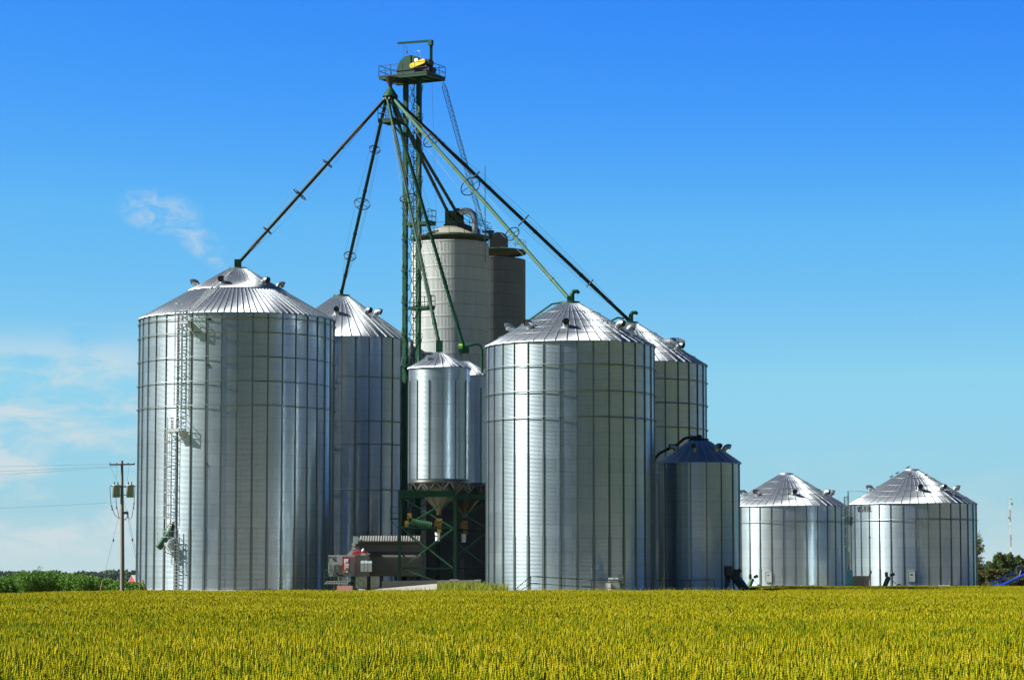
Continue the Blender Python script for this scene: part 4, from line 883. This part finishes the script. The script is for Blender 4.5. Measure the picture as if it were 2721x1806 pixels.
# ---------------------------------------------------------------- utility pole and lines
YP = 206; pz = lambda y: EYE(y, YP); pb = P(326, 1560, YP)
UP = thing('utility_pole', 'weathered wooden utility pole with two transformers', 'utility pole', (pb.x, YP, 0))
px_ = lambda x, y: P(x, y, YP)
m_ = MB(); m_.tube([(pb.x, YP, -.5), px_(324.5, 1400), px_(324, 1223)], [.185, .16, .10], 14); m_.build('shaft', POLEW, UP)
m_ = MB(); m_.bar(P(291, 1234, YP-.3), P(358, 1233, YP+.2), .09, .11); m_.build('crossarm', POLEW, UP)
m_ = MB()
for x in (292, 310, 340, 357): m_.lathe([(.03, 0), (.05, .05), (.03, .14)], 8, px_(x, 1232))
m_.build('insulators', mat('porcelain', (.3, .28, .27), .3), UP)
for x0, x1 in ((300, 318), (337, 355)):
    m_ = MB(); q0, q1 = px_(x0, 1321), px_(x1, 1288); cx_ = (q0.x+q1.x)/2; r = .30
    m_.lathe([(.01, q0.z), (r, q0.z), (r, q1.z-.05), (r*1.05, q1.z-.04), (r*1.05, q1.z), (.02, q1.z+.05)], 20, (cx_, YP-.05, 0)); TR = m_.build('transformer', mat('transformer_grey', (.34, .40, .43), .5), UP)
    m_ = MB()
    for s in (-.14, .12): m_.lathe([(.03, q1.z), (.05, q1.z+.1), (.03, q1.z+.26)], 8, (cx_+s, YP-.05, 0))
    for s in (-1, 1): m_.bar((cx_+s*r, YP-.1, q1.z-.12), (cx_+s*(r+.16), YP-.1, q1.z-.05), .05)
    m_.build('bushing', DARKST, TR)
    m_ = MB(); m_.bar((cx_, YP, q1.z-.15), (pb.x, YP, q1.z-.15), .06); m_.bar((cx_, YP, q0.z+.2), (pb.x, YP, q0.z+.2), .06); m_.build('bracket', DARKST, TR)
m_ = MB()
for pts in ([(292, 1292), (295, 1340), (305, 1368), (322, 1381), (336, 1377), (341, 1366), (340, 1358)], [(307, 1312), (310, 1345), (316, 1372), (330, 1383), (341, 1371)], [(359, 1291), (356, 1340), (350, 1375), (344, 1381), (337, 1362)]): m_.tube([px_(*p) for p in pts], .022, 6)
for p in ((297, 1345), (298, 1352), (310, 1348), (356, 1338), (355, 1349)): q = px_(*p); m_.tube([q-K*.09, q+K*.09], .045, 8)
m_.build('drop_cables', RUBBER, UP)
m_ = MB(); q = px_(336, 1361); m_.tube([q+Vector((-.2, 0, -.05)), q, q+Vector((.15, 0, -.12))], [.1, .12, .06], 8); m_.build('weather_head', STEEL, UP)
m_ = MB()
for pts in ([(292, 1236), (309, 1275)], [(311, 1240), (308, 1280)], [(343, 1238), (338, 1280)]): m_.tube([px_(*p) for p in pts], .008, 5)
m_.build('jumper_wires', CABLE, UP)
for pts in ([(321, 1345), (283, 1505), (272, 1562)], [(330, 1330), (365, 1505), (376, 1565)], [(338, 1352), (362, 1470), (372, 1565)]):
    g_ = MB(); g_.tube([px_(*p) for p in pts], .010, 5); q = px_(*pts[1]); g_.build('guy_wire', CABLE, UP)
m_ = MB()
for p in ((301.5, 1434.5), (351.5, 1433.5)): q = px_(*p); m_.tube([q-K*.11, q+K*.11], .05, 8)
m_.build('strain_insulators', DARKST, UP)
for i, (y1, y0, yo, lab) in enumerate(((1232, 1240, -.2, 'topmost thin wire from the utility pole crossarm'), (1238, 1253.5, 0, 'second thin wire from the utility pole crossarm'), (1240, 1263, .2, 'third thin wire, lowest from the crossarm'), (1334, 1351, 0, 'single wire leaving the pole below its transformers'))):
    a = P(312 if i < 3 else 322, y1, YP+yo); m_ = MB(); pts = []
    for k_ in range(9):
        f = k_/8; x = 312*(1-f)-520*f; pts.append(P(x, y1+(y0-y1)*(312-x)/312*(1-.25*f), YP+yo))
    m_.tube(pts, .008, 5); solo(m_, 'power_line', CABLE, lab, 'power line', tuple(a), 'wires of the utility pole')
# the next pole of that line, just outside the picture
for (x, y0, y1, lean, lab) in ((270, 1563, 1541, 5, 'leaning yellow guy marker left of the utility pole'), (371.5, 1566, 1541, 0, 'upright yellow marker against the edge of the largest bin'), (382, 1566, 1539, -5, 'leaning yellow marker at the foot of the largest bin')):
    m_ = MB(); m_.tube([P(x-lean*1.6, y0+26, YP-.3), P(x+lean*.6, y1, YP-.3)], .05, 8); solo(m_, 'guy_marker', YELLOW, lab, 'guy marker', tuple(P(x-lean, y0, YP-.3)), 'yellow guy wire markers')

# ---------------------------------------------------------------- vegetation
def leaf_quads(cen, size, aspect=1.6, upb=.0):
    n = len(cen); a = rng.normal(size=(n, 3)); a[:, 2] += upb; a /= np.linalg.norm(a, axis=1)[:, None]
    b = rng.normal(size=(n, 3)); b -= a*(a*b).sum(1)[:, None]; b /= np.linalg.norm(b, axis=1)[:, None]
    s = size*(.6+.8*rng.random(n))[:, None]; a = a*s*aspect/2; b = b*s/2
    V = np.stack([cen-a, cen+b*.9-a*.1, cen+a, cen-b*.9-a*.1], 1).reshape(-1, 3); return V, np.arange(4*n).reshape(n, 4)
def cloud(n, c, rad, shell=.55, lump=0):
    d = rng.normal(size=(n, 3)); d /= np.linalg.norm(d, axis=1)[:, None]; r = shell+(1-shell)*rng.random(n)**.5
    if lump: r = r*(1+lump*np.sin(d[:, 0]*5+c[0])*np.sin(d[:, 2]*6+c[1]*2)*np.cos(d[:, 1]*4))
    return np.array(c)+d*r[:, None]*np.array(rad)
def plant(name, label, cat, loc, clumps, n, size, m, trunk=None, group=None, crown='foliage', upb=.3):
    T = thing(name, label, cat, tuple(loc), group); V = []
    tot = sum(c[1][0]*c[1][2] for c in clumps)
    for c, rad in clumps: V.append(cloud(int(n*rad[0]*rad[2]/tot), c, rad, .45, .25))
    cen = np.concatenate(V); cen = cen[cen[:, 2] > loc[2]-.1]; v, q = leaf_quads(cen, size, 1.7, upb)
    v = v-np.array(loc); ob = bpy.data.objects.new(crown, fast_mesh(crown, v, q, m)); C.objects.link(ob); ob.parent = T
    tr = MB()
    for pts, r in (trunk or [([Vector(loc)-K*.2, Vector(clumps[0][0])], .05)]): tr.tube(pts, r, 7)
    tr.build('trunk' if trunk else 'stems', BARK, T)
    return T
sh = [(-16, 1534, 'shrub cut by the left picture edge'), (18, 1524, 'rounded green shrub next to the one at the picture edge'), (58, 1512, 'tall shrub on the near side of the thicket peak'), (95, 1507, 'tallest green shrub at the peak of the thicket'), (135, 1513, 'broad green shrub just past the thicket peak'), (172, 1517, 'yellow-tinged shrub midway along the thicket'), (212, 1519, 'green shrub where the thicket begins to sink'), (248, 1525, 'low shrub behind the leaning yellow guy marker'), (283, 1535, 'low green shrub just left of the utility pole'), (318, 1541, 'lowest shrub behind the utility pole base'), (352, 1543, 'small shrub between utility pole and largest bin')]
for i, (x, y, lab) in enumerate(sh):
    Y = 226+(i % 3)*5; q = P(x, y, Y); zg = float(gz(q.x, Y)); h = q.z-zg; cl = []
    for k_ in range(9):
        w2 = 1.25; hx_ = q.x+rng.uniform(-.9, .9); f = rng.uniform(.25, .8); cl.append(((hx_, Y+rng.uniform(-1.5, 1.5), zg+h*f*.9), (w2*rng.uniform(.5, .9), 1.2, h*rng.uniform(.16, .30))))
    cl.append(((q.x, Y, zg+h*.45), (1.3, 1.4, h*.52)))
    plant('shrub', lab, 'shrub', (q.x, Y, zg), cl, 8000, .105, SHRUB, group='shrubs of the green thicket by the field', upb=.5)
# trees to the right
tr_ = [('leafy tree', 2684, 1467, 372, 2.2, 'dense green tree, tallest in the clump under the radio mast', TREEL), ('', 2655, 1466, 366, 2.0, 'green tree beside the tallest one, nearer the bins', TREEL), ('', 2706, 1474, 380, 1.9, 'blue-green tree at the right of the clump', TREEL), ('', 2628, 1489, 420, 2.4, 'rounded bluish tree behind the small road sign', TREEL), ('', 2605, 1497, 350, 1.8, 'yellow-green bushy tree next to the lettered bin', TREEY), ('', 2640, 1512, 345, 2.0, 'low olive bushy tree in front of the clump', TREEY), ('', 2672, 1510, 350, 2.0, 'low yellowish bushy tree behind the blue auger', TREEY), ('', 2716, 1500, 352, 2.2, 'low bushy tree cut by the right picture edge', TREEY), ('', 2257, 1466, 352, 1.6, 'dark green tree glimpsed between the two squat bins', TREEL), ('', 2742, 1480, 384, 2.2, 'green tree just beyond the right picture edge', TREEL)]
for _, x, y, Y, wd, lab, mt in tr_:
    q = P(x, y, Y); zg = float(gz(q.x, Y)); h = q.z-zg; cl = []; tk = [([Vector((q.x, Y, zg-.2)), Vector((q.x+.1, Y, zg+h*.35)), Vector((q.x, Y, zg+h*.8))], [.16, .11, .03])]
    for k_ in range(14):
        f = rng.uniform(.12, .88); rr_ = wd*(1-.75*f**2)*rng.uniform(.2, .85); a = rng.uniform(0, 6.28); c = (q.x+rr_*math.cos(a), Y+rr_*math.sin(a), zg+h*f)
        cl.append((c, (wd*rng.uniform(.25, .42), wd*.35, h*rng.uniform(.09, .16)))); tk.append(([Vector((q.x, Y, zg+h*max(.1, f-.2))), Vector(c)], [.05, .015]))
    cl.append(((q.x, Y, zg+h*.86), (wd*.22, wd*.25, h*.14)))
    plant('tree', lab, 'tree', (q.x, Y, zg), cl, 7000, .17, mt, tk, 'trees beyond the yard', 'crown', .2)
# half bare tree behind the last bin
q = P(2588, 1440, 335); zg = float(gz(q.x, 335)); TB = thing('bare_tree', 'half bare tree poking out from behind the lettered bin', 'tree', (q.x, 335, zg)); tm = MB(); ends = []
tm.tube([(q.x-.5, 335, zg-.2), (q.x-.3, 335, 3), (q.x, 335, q.z)], [.2, .15, .05], 8)
for k_ in range(26):
    s = Vector((q.x-.25+rng.uniform(0, .2), 335, rng.uniform(2.6, q.z))); a = rng.uniform(-.5, .9); ln = rng.uniform(.7, 1.7); e = s+Vector((math.cos(a)*ln*.8, rng.uniform(-.5, .5), abs(math.sin(a))*ln+.3)); m2 = s.lerp(e, .5)+Vector((0, 0, .1)); tm.tube([s, m2, e], [.035, .025, .01], 5); ends += [e, m2, e.lerp(m2, .5)]
    for _ in range(2): e2 = m2+Vector((rng.uniform(-.1, .7), rng.uniform(-.3, .3), rng.uniform(-.1, .7))); tm.tube([m2, e2], [.018, .008], 4); ends.append(e2)
tm.build('trunk', BARK, TB); cen = np.repeat(np.array([list(e) for e in ends]), 9, 0)+rng.normal(size=(len(ends)*9, 3))*.14; v, q4 = leaf_quads(cen, .14)
ob = bpy.data.objects.new('crown', fast_mesh('crown', v-np.array([q.x, 335, zg]), q4, TREEY)); C.objects.link(ob); ob.parent = TB
# far woods along the horizon
cen = []; nW = 1500
for i in range(nW):
    Xw = rng.uniform(-760, 760); Yw = 1900+rng.uniform(0, 260); zb_ = float(gz(Xw, Yw)); h = 7.2+1.8*math.sin(Xw*.031)*math.sin(Xw*.011+1)+rng.uniform(-1.5, 1.6); wd = rng.uniform(4, 8)
    if Xw > -170: h *= .95
    cen.append(cloud(46, (Xw, Yw, zb_+h*.55), (wd, wd, h*.5), .5))
cen = np.concatenate(cen); v, q4 = leaf_quads(cen, 2.3, 1.3, .4); fw = link('far_woods', fast_mesh('far_woods', v, q4, FARL)); tag(fw, 'dark line of distant woods on the horizon', 'woods', None, 'stuff')
# tall yellow-green grass and weeds on the footing bank and along the bins
def blades(pts, h, wd, lean=.3):
    n = len(pts); a = rng.uniform(0, 6.283, n); d = np.stack([np.cos(a), np.sin(a), np.zeros(n)], 1)*wd/2; hh = h*(.5+.8*rng.random(n))
    tp = pts+np.stack([rng.normal(size=n)*lean*hh, rng.normal(size=n)*lean*hh, hh], 1); md = pts*.45+tp*.55-np.array([0, 0, 1])*0
    V = np.stack([pts-d, pts+d, md+d*.8, md-d*.8, md-d*.8, md+d*.8, tp+d*.1, tp-d*.1], 1).reshape(-1, 3); return V, np.arange(8*n).reshape(2*n, 4)
pp = []
for i in range(5200):
    x = rng.uniform(1168, 1345); Y = rng.uniform(219, 230.5); X = (x-CX)/FPX*Y; pp.append((X, Y, .0))
bank = np.array(pp); hb = .35+.5*np.clip((bank[:, 1]-219)/10, 0, 1)*np.clip((P(1330, 1500, 225).x-bank[:, 0])/2, .2, 1); bank[:, 2] = hb*.45
v1, q1 = blades(bank, .95, .055, .22)
pp = []
for i in range(2600):
    x = rng.uniform(990, 1290) if i < 900 else rng.uniform(1290, 1960); Y = 213+rng.uniform(0, 4); pp.append(((x-CX)/FPX*Y, Y, 0))
v2, q2 = blades(np.array(pp), .85, .05, .25)
gr = link('weeds', fast_mesh('weeds', np.concatenate([v1, v2]), np.concatenate([q1, q2+len(v1)]), WEED)); tag(gr, 'yellow green grass and weeds between wheat and bins', 'weeds', None, 'stuff')
# bank under the weeds
m_ = MB(); q0, q1 = P(1163, 1570, 222), P(1330, 1570, 222); m_.prism([(q0.x, 219, 0), (q0.x, 231, .35), (q0.x, 231, 0)], (q1.x-q0.x, 0, 0)); bk = m_.build('grass_bank', mat('bank_soil', (.16, .15, .04), .95)); bk['kind'] = 'structure'
# broad leaved weeds standing in the wheat
def broad(x, y, Y, h, m, lab):
    p = P(x, y, Y); p.z = .36; m_ = MB()
    for i in range(9):
        a = i*2.4; d = Vector((math.cos(a), math.sin(a), 0)); r = h*.5*(1-.05*i); z = p.z+h*(.2+.07*i); s = d.cross(K)*.055
        b0, b1, b2 = p+K*(z-p.z), p+d*r*.55+K*(z-p.z+.12), p+d*r+K*(z-p.z+.02); m_.add([b0, b1-s, b1+s, b2], [(0, 1, 3, 2)])
    m_.tube([p-K*.5, p+K*h*.8], .012, 5); solo(m_, 'broadleaf_weed', m, lab, 'weed', tuple(p))
broad(122, 1606, 105, .55, SHRUB, 'green broadleaf weed standing up in the wheat below the thicket'); broad(104, 1614, 103, .4, SHRUB, 'smaller green broadleaf weed beside the taller one'); broad(591, 1578, 160, .5, mat('dry_weed', (.06, .06, .05), .8), 'dark dry weed in the wheat before the largest bin')

# ---------------------------------------------------------------- far things
BY = 1300; BN = thing('barn', 'small red barn with a white roof in the far distance', 'barn', tuple(P(352, 1552, BY)))
pk, le = P(352, 1528, BY), P(341, 1544, BY); zg = float(gz(pk.x, BY)); rd = Vector((.8, .6, 0)); gd = Vector((.6, -.8, 0)); hw = (pk.x-le.x)/.6
pk0 = Vector((pk.x, BY, 0)); Z = lambda z: Vector((0, 0, z))
m_ = MB(); m_.prism([pk0-gd*hw+Z(zg), pk0+gd*hw+Z(zg), pk0+gd*hw+Z(le.z), pk0+Z(pk.z), pk0-gd*hw+Z(le.z)], rd*15); m_.build('wall', BARNRED, BN)
m_ = MB()
for s in (-1, 1): m_.prism([pk0-rd*.3+Z(pk.z+.02), pk0-rd*.3+gd*s*(hw+.3)+Z(le.z-.15), pk0-rd*.3+gd*s*(hw+.3)+Z(le.z+.05), pk0-rd*.3+Z(pk.z+.22)], rd*15.6)
m_.build('roof', WHITE, BN)
YM = 800; mb_ = P(2687, 1467, YM); mt_ = P(2683, 1320, YM); RM = thing('radio_mast', 'slim red and white lattice radio mast on the horizon', 'radio mast', (mb_.x, YM, -1))
for k_ in range(7):
    z0 = -1+(mt_.z+1)*k_/7; z1 = -1+(mt_.z+1)*(k_+1)/7; m_ = MB(); f0, f1 = k_/7, (k_+1)/7
    cc = [Vector((.2*math.cos(a), .2*math.sin(a), 0)) for a in (0, 2.09, 4.19)]; xc = lambda z: Vector((mb_.x+(mt_.x-mb_.x)*(z+1)/(mt_.z+1), YM, z))
    for c in cc: m_.bar(xc(z0)+c, xc(z1)+c, .07)
    for i in range(6):
        za, zb2 = z0+(z1-z0)*i/6, z0+(z1-z0)*(i+1)/6
        for j in range(3): m_.bar(xc(za)+cc[j], xc(zb2)+cc[(j+1) % 3], .05)
    m_.build('mast_section', mat('mast_red', (.42, .20, .19), .5) if k_ % 2 else WHITE, RM)
m_ = MB()
for x0, x1, y in ((2678, 2691, 1325), (2683, 2688, 1338), (2679, 2684, 1375), (2679, 2686, 1397), (2683, 2691, 1430)): m_.bar(P(x0, y, YM), P(x1, y, YM), .12)
m_.lathe([(.5, -.3), (.5, .3)], 10, P(2687, 1338, YM), cap=True); m_.box(P(2681, 1375, YM), (.5, .4, .6)); m_.build('aerials', PALE, RM)
SG = thing('road_sign', 'small grey back of a sign on a thin post by the trees', 'sign', tuple(P(2615, 1540, 335)))
m_ = MB(); pbox(m_, 2608, 1497, 2612.5, 1508, 335, .05); pbox(m_, 2614.5, 1497, 2619, 1508, 335, .05); m_.build('sign_plate', mat('sign_grey', (.22, .28, .32), .5), SG); m_ = MB(); m_.bar(P(2617.5, 1497, 335.1), P(2620.5, 1560, 335.1), .08); m_.bar(P(2608, 1502, 335.08), P(2619, 1502, 335.08), .06); m_.build('post', STEEL, SG)
# blue portable auger
YA = 297; AU = thing('portable_auger', 'blue portable grain auger at the right picture edge', 'auger', tuple(P(2650, 1560, YA)))
m_ = MB(); m_.tube([P(2660, 1556, YA), P(2810, 1486, YA)], .21, 14)
for f in (.2, .5, .8): q = P(2660, 1556, YA).lerp(P(2810, 1486, YA), f); m_.tube([q-Vector((.1, 0, -.047)), q+Vector((.1, 0, -.047))], .24, 14)
m_.build('auger_tube', BLUE, AU)
m_ = MB()
for a, b_ in (((2634.5, 1540), (2635.5, 1562)), ((2634.5, 1541), (2664, 1543)), ((2664, 1543), (2644, 1558)), ((2636, 1543), (2646, 1560)), ((2636, 1558), (2662, 1556)), ((2650, 1542), (2668, 1537))): m_.bar(P(*a, YA), P(*b_, YA), .11)
m_.bar(P(2634.5, 1541, YA), P(2634.5, 1541, YA+1.2), .11); m_.bar(P(2635.5, 1560, YA), P(2635.5, 1560, YA+1.2), .11); m_.build('hitch_frame', BLUE, AU)
m_ = MB(); m_.tube([P(2641, 1557, YA), P(2662, 1554, YA)], .22, 10); m_.build('intake', BLUE, AU)
m_ = MB(); m_.bar(P(2650, 1538, YA+.3), P(2745, 1495, YA+.3), .10); m_.bar(P(2700, 1508, YA+.3), P(2725, 1506, YA+.3), .25); m_.bar(P(2672, 1526, YA), P(2694, 1524, YA), .2)
for x, y, x1, y1 in ((2672, 1528, 2680, 1546), (2695, 1517, 2700, 1537), (2715, 1508, 2708, 1532), (2698, 1552, 2712, 1530), (2706, 1540, 2740, 1560)): m_.bar(P(x, y, YA+.3), P(x1, y1, YA), .08)
m_.build('truss', BLUED, AU)
for s in (-1.2, 1.2): m_ = MB(); q = P(2752, 1560, YA+s); q.z = .4; m_.torus(q, .28, .12, (0, 1, 0), 18, 8); m_.build('wheel', RUBBER, AU)

# ---------------------------------------------------------------- wheat
wm = bpy.data.materials.new('wheat'); wm.use_nodes = True; t = NT(wm.node_tree); b = t.n['Principled BSDF']
at = t.node('ShaderNodeAttribute', attribute_name='tint'); geo = t.node('ShaderNodeNewGeometry'); posn = geo.outputs['Position']
big = t.noise(posn, .035, 4, .55); mid = t.noise(posn, .22, 3)
f = t.m('ADD', at.outputs['Fac'], t.m('ADD', t.m('MULTIPLY', t.m('SUBTRACT', big, .5), .9), t.m('MULTIPLY', t.m('SUBTRACT', mid, .5), .5)), clamp=True)
c = t.ramp(f, [(.0, (.05, .125, .004)), (.28, (.155, .205, .003)), (.55, (.315, .30, .004)), (.8, (.42, .365, .006)), (1.0, (.52, .45, .05))])
t.l.new(c, b.inputs['Base Color']); b.inputs['Roughness'].default_value = .7; b.inputs['Specular IOR Level'].default_value = .06
trn = t.node('ShaderNodeBsdfTranslucent'); t.l.new(c, trn.inputs['Color']); mx = t.node('ShaderNodeMixShader'); mx.inputs[0].default_value = .22
t.l.new(b.outputs[0], mx.inputs[1]); t.l.new(trn.outputs[0], mx.inputs[2]); t.l.new(mx.outputs[0], t.n['Material Output'].inputs[0])
def wheat_tile(n, detail):
    g = 1.14 if detail else 1.0
    V, F, T = [], [], []; nv = 0
    for _ in range(n):
        px, py = rng.uniform(-.56, .56, 2); H = .63+rng.normal()*(.065 if detail else .045); tint = float(np.clip(rng.normal(.52, .23), 0, 1))
        az_ = rng.normal(.3, 1.3); lean = abs(rng.normal(.10, .10)); top_ = np.array([px+math.sin(az_)*lean*.6, py+rng.normal()*.05, H])
        b0 = np.array([px, py, .12]); w_ = .0035; a = rng.uniform(0, 3.14); d = np.array([math.cos(a), math.sin(a), 0])*w_
        V += [b0-d, b0+d, top_+d*.7, top_-d*.7]; F.append((nv, nv+1, nv+2, nv+3)); T += [tint*.45]*4; nv += 4
        ln = rng.uniform(.10, .155)*g; nod = abs(rng.normal(.16, .24)); ad = np.array([math.sin(az_)*math.sin(nod), rng.normal()*.25*math.sin(nod), math.cos(nod)]); ad /= np.linalg.norm(ad)
        u = np.cross(ad, [0.3, 1, .1]); u /= np.linalg.norm(u); v = np.cross(ad, u); R0 = rng.uniform(.0105, .0140)*g
        prof = [(0, .4), (.1, 1.1), (.2, .6), (.3, 1.2), (.4, .65), (.5, 1.2), (.6, .62), (.7, 1.05), (.8, .52), (.9, .7), (1.0, .1)] if detail else [(0, .45), (.25, 1.05), (.5, 1), (.75, .85), (1, .1)]
        k = 4 if detail else 3; ph = rng.uniform(0, 6.28)
        for f_, r_ in prof:
            c_ = top_+ad*ln*f_
            for j in range(k):
                q = ph+2*math.pi*j/k; V.append(c_+(u*math.cos(q)*1.15+v*math.sin(q)*.85)*R0*r_); T.append(float(np.clip(tint+rng.normal()*.05, 0, 1)))
        for i in range(len(prof)-1):
            for j in range(k): F.append((nv+i*k+j, nv+i*k+(j+1) % k, nv+(i+1)*k+(j+1) % k, nv+(i+1)*k+j))
        nv += len(prof)*k
        if rng.random() < .5:                                      # flag leaf
            a = rng.uniform(0, 6.28); d = np.array([math.cos(a), math.sin(a), 0]); s = np.array([-math.sin(a), math.cos(a), 0])*.006; z0 = H-rng.uniform(.08, .3); p0 = b0+(top_-b0)*((z0-.12)/(H-.12)); L_ = rng.uniform(.05, .12); dr = rng.uniform(-.10, .02)
            p1 = p0+d*L_*.5+np.array([0, 0, L_*.45]); p2 = p0+d*L_+np.array([0, 0, L_*.45-dr])
            V += [p0-s, p0+s, p1+s, p1-s, p2+s*.1, p2-s*.1]; F += [(nv, nv+1, nv+2, nv+3), (nv+3, nv+2, nv+4, nv+5)]; lt_ = float(np.clip(tint-.22+rng.normal()*.15, 0, 1)); T += [lt_]*6; nv += 6
    me = fast_mesh('wheat_tile', np.array(V), np.array(F), wm); at_ = me.attributes.new('tint', 'FLOAT', 'POINT'); at_.data.foreach_set('value', np.array(T, np.float32)); return me
wc = bpy.data.collections.new('wheat_tiles')
NT_ = 8
for i in range(NT_):
    ob = bpy.data.objects.new('wheat_tile_%d' % i, wheat_tile(165 if i < 4 else 125, i < 4)); wc.objects.link(ob)
pts = []; Yv = 20.0
while Yv < 288:
    hw_ = .215*Yv+7; Xv = np.arange(-hw_, hw_, 1.0)
    pts.append(np.stack([Xv+rng.uniform(-.15, .15, len(Xv)), np.full(len(Xv), Yv)+rng.uniform(-.15, .15, len(Xv))], 1)); Yv += 1.0
pts = np.concatenate(pts); pts = pts[pts[:, 1] < field_edge(pts[:, 0])+.3*np.sin(pts[:, 0]*1.7)]
npt = len(pts); Z = gz(pts[:, 0], pts[:, 1])
wmesh = bpy.data.meshes.new('wheat_field'); wmesh.vertices.add(npt); wmesh.vertices.foreach_set('co', np.stack([pts[:, 0], pts[:, 1], Z], 1).astype(np.float32).ravel())
near = pts[:, 1] < 75; idx = np.where(near, rng.integers(0, 4, npt), rng.integers(4, 8, npt)).astype(np.int32)
wmesh.attributes.new('idx', 'INT', 'POINT').data.foreach_set('value', idx)
rot = np.zeros((npt, 3), np.float32); rot[:, 2] = rng.uniform(-.5, .5, npt)+np.where(rng.random(npt) < .5, 0, math.pi); rot[:, 0] = rng.normal(size=npt)*.01
scl = np.ones((npt, 3), np.float32); scl[:, 2] = 1+.035*np.sin(pts[:, 0]*.6+pts[:, 1]*.21)+rng.normal(size=npt)*.02; scl[:, :2] = 1.05
wmesh.attributes.new('rot', 'FLOAT_VECTOR', 'POINT').data.foreach_set('vector', rot.ravel()); wmesh.attributes.new('scl', 'FLOAT_VECTOR', 'POINT').data.foreach_set('vector', scl.ravel())
wf = link('wheat_field', wmesh); tag(wf, 'ripening golden wheat filling the foreground', 'wheat', None, 'stuff'); wmesh.materials.append(wm)
ng = bpy.data.node_groups.new('scatter_wheat', 'GeometryNodeTree'); ng.interface.new_socket('Geometry', in_out='INPUT', socket_type='NodeSocketGeometry'); ng.interface.new_socket('Geometry', in_out='OUTPUT', socket_type='NodeSocketGeometry')
gi = ng.nodes.new('NodeGroupInput'); go = ng.nodes.new('NodeGroupOutput'); iop = ng.nodes.new('GeometryNodeInstanceOnPoints'); ci = ng.nodes.new('GeometryNodeCollectionInfo')
ci.inputs['Collection'].default_value = wc; ci.inputs['Separate Children'].default_value = True; ci.inputs['Reset Children'].default_value = True
def attr(nm, ty):
    n = ng.nodes.new('GeometryNodeInputNamedAttribute'); n.data_type = ty; n.inputs['Name'].default_value = nm; return n.outputs['Attribute']
ng.links.new(gi.outputs[0], iop.inputs['Points']); ng.links.new(ci.outputs[0], iop.inputs['Instance']); iop.inputs['Pick Instance'].default_value = True
ng.links.new(attr('idx', 'INT'), iop.inputs['Instance Index']); ng.links.new(attr('rot', 'FLOAT_VECTOR'), iop.inputs['Rotation']); ng.links.new(attr('scl', 'FLOAT_VECTOR'), iop.inputs['Scale'])
ng.links.new(iop.outputs[0], go.inputs[0]); md = wf.modifiers.new('scatter', 'NODES'); md.node_group = ng

# ---------------------------------------------------------------- the air
hm = bpy.data.materials.new('haze'); hm.use_nodes = True; t = NT(hm.node_tree); t.n.clear()
pv = t.node('ShaderNodeVolumePrincipled'); pv.inputs['Color'].default_value = (.62, .78, .95, 1); pv.inputs['Density'].default_value = 1.6e-5
ho = t.node('ShaderNodeOutputMaterial'); t.l.new(pv.outputs[0], ho.inputs['Volume'])
hz = MB().box((0, 750, 26), (5600, 4200, 64)).build('haze', hm); hz['kind'] = 'stuff'
for o in S.objects:
    if '_o' in o: del o['_o']
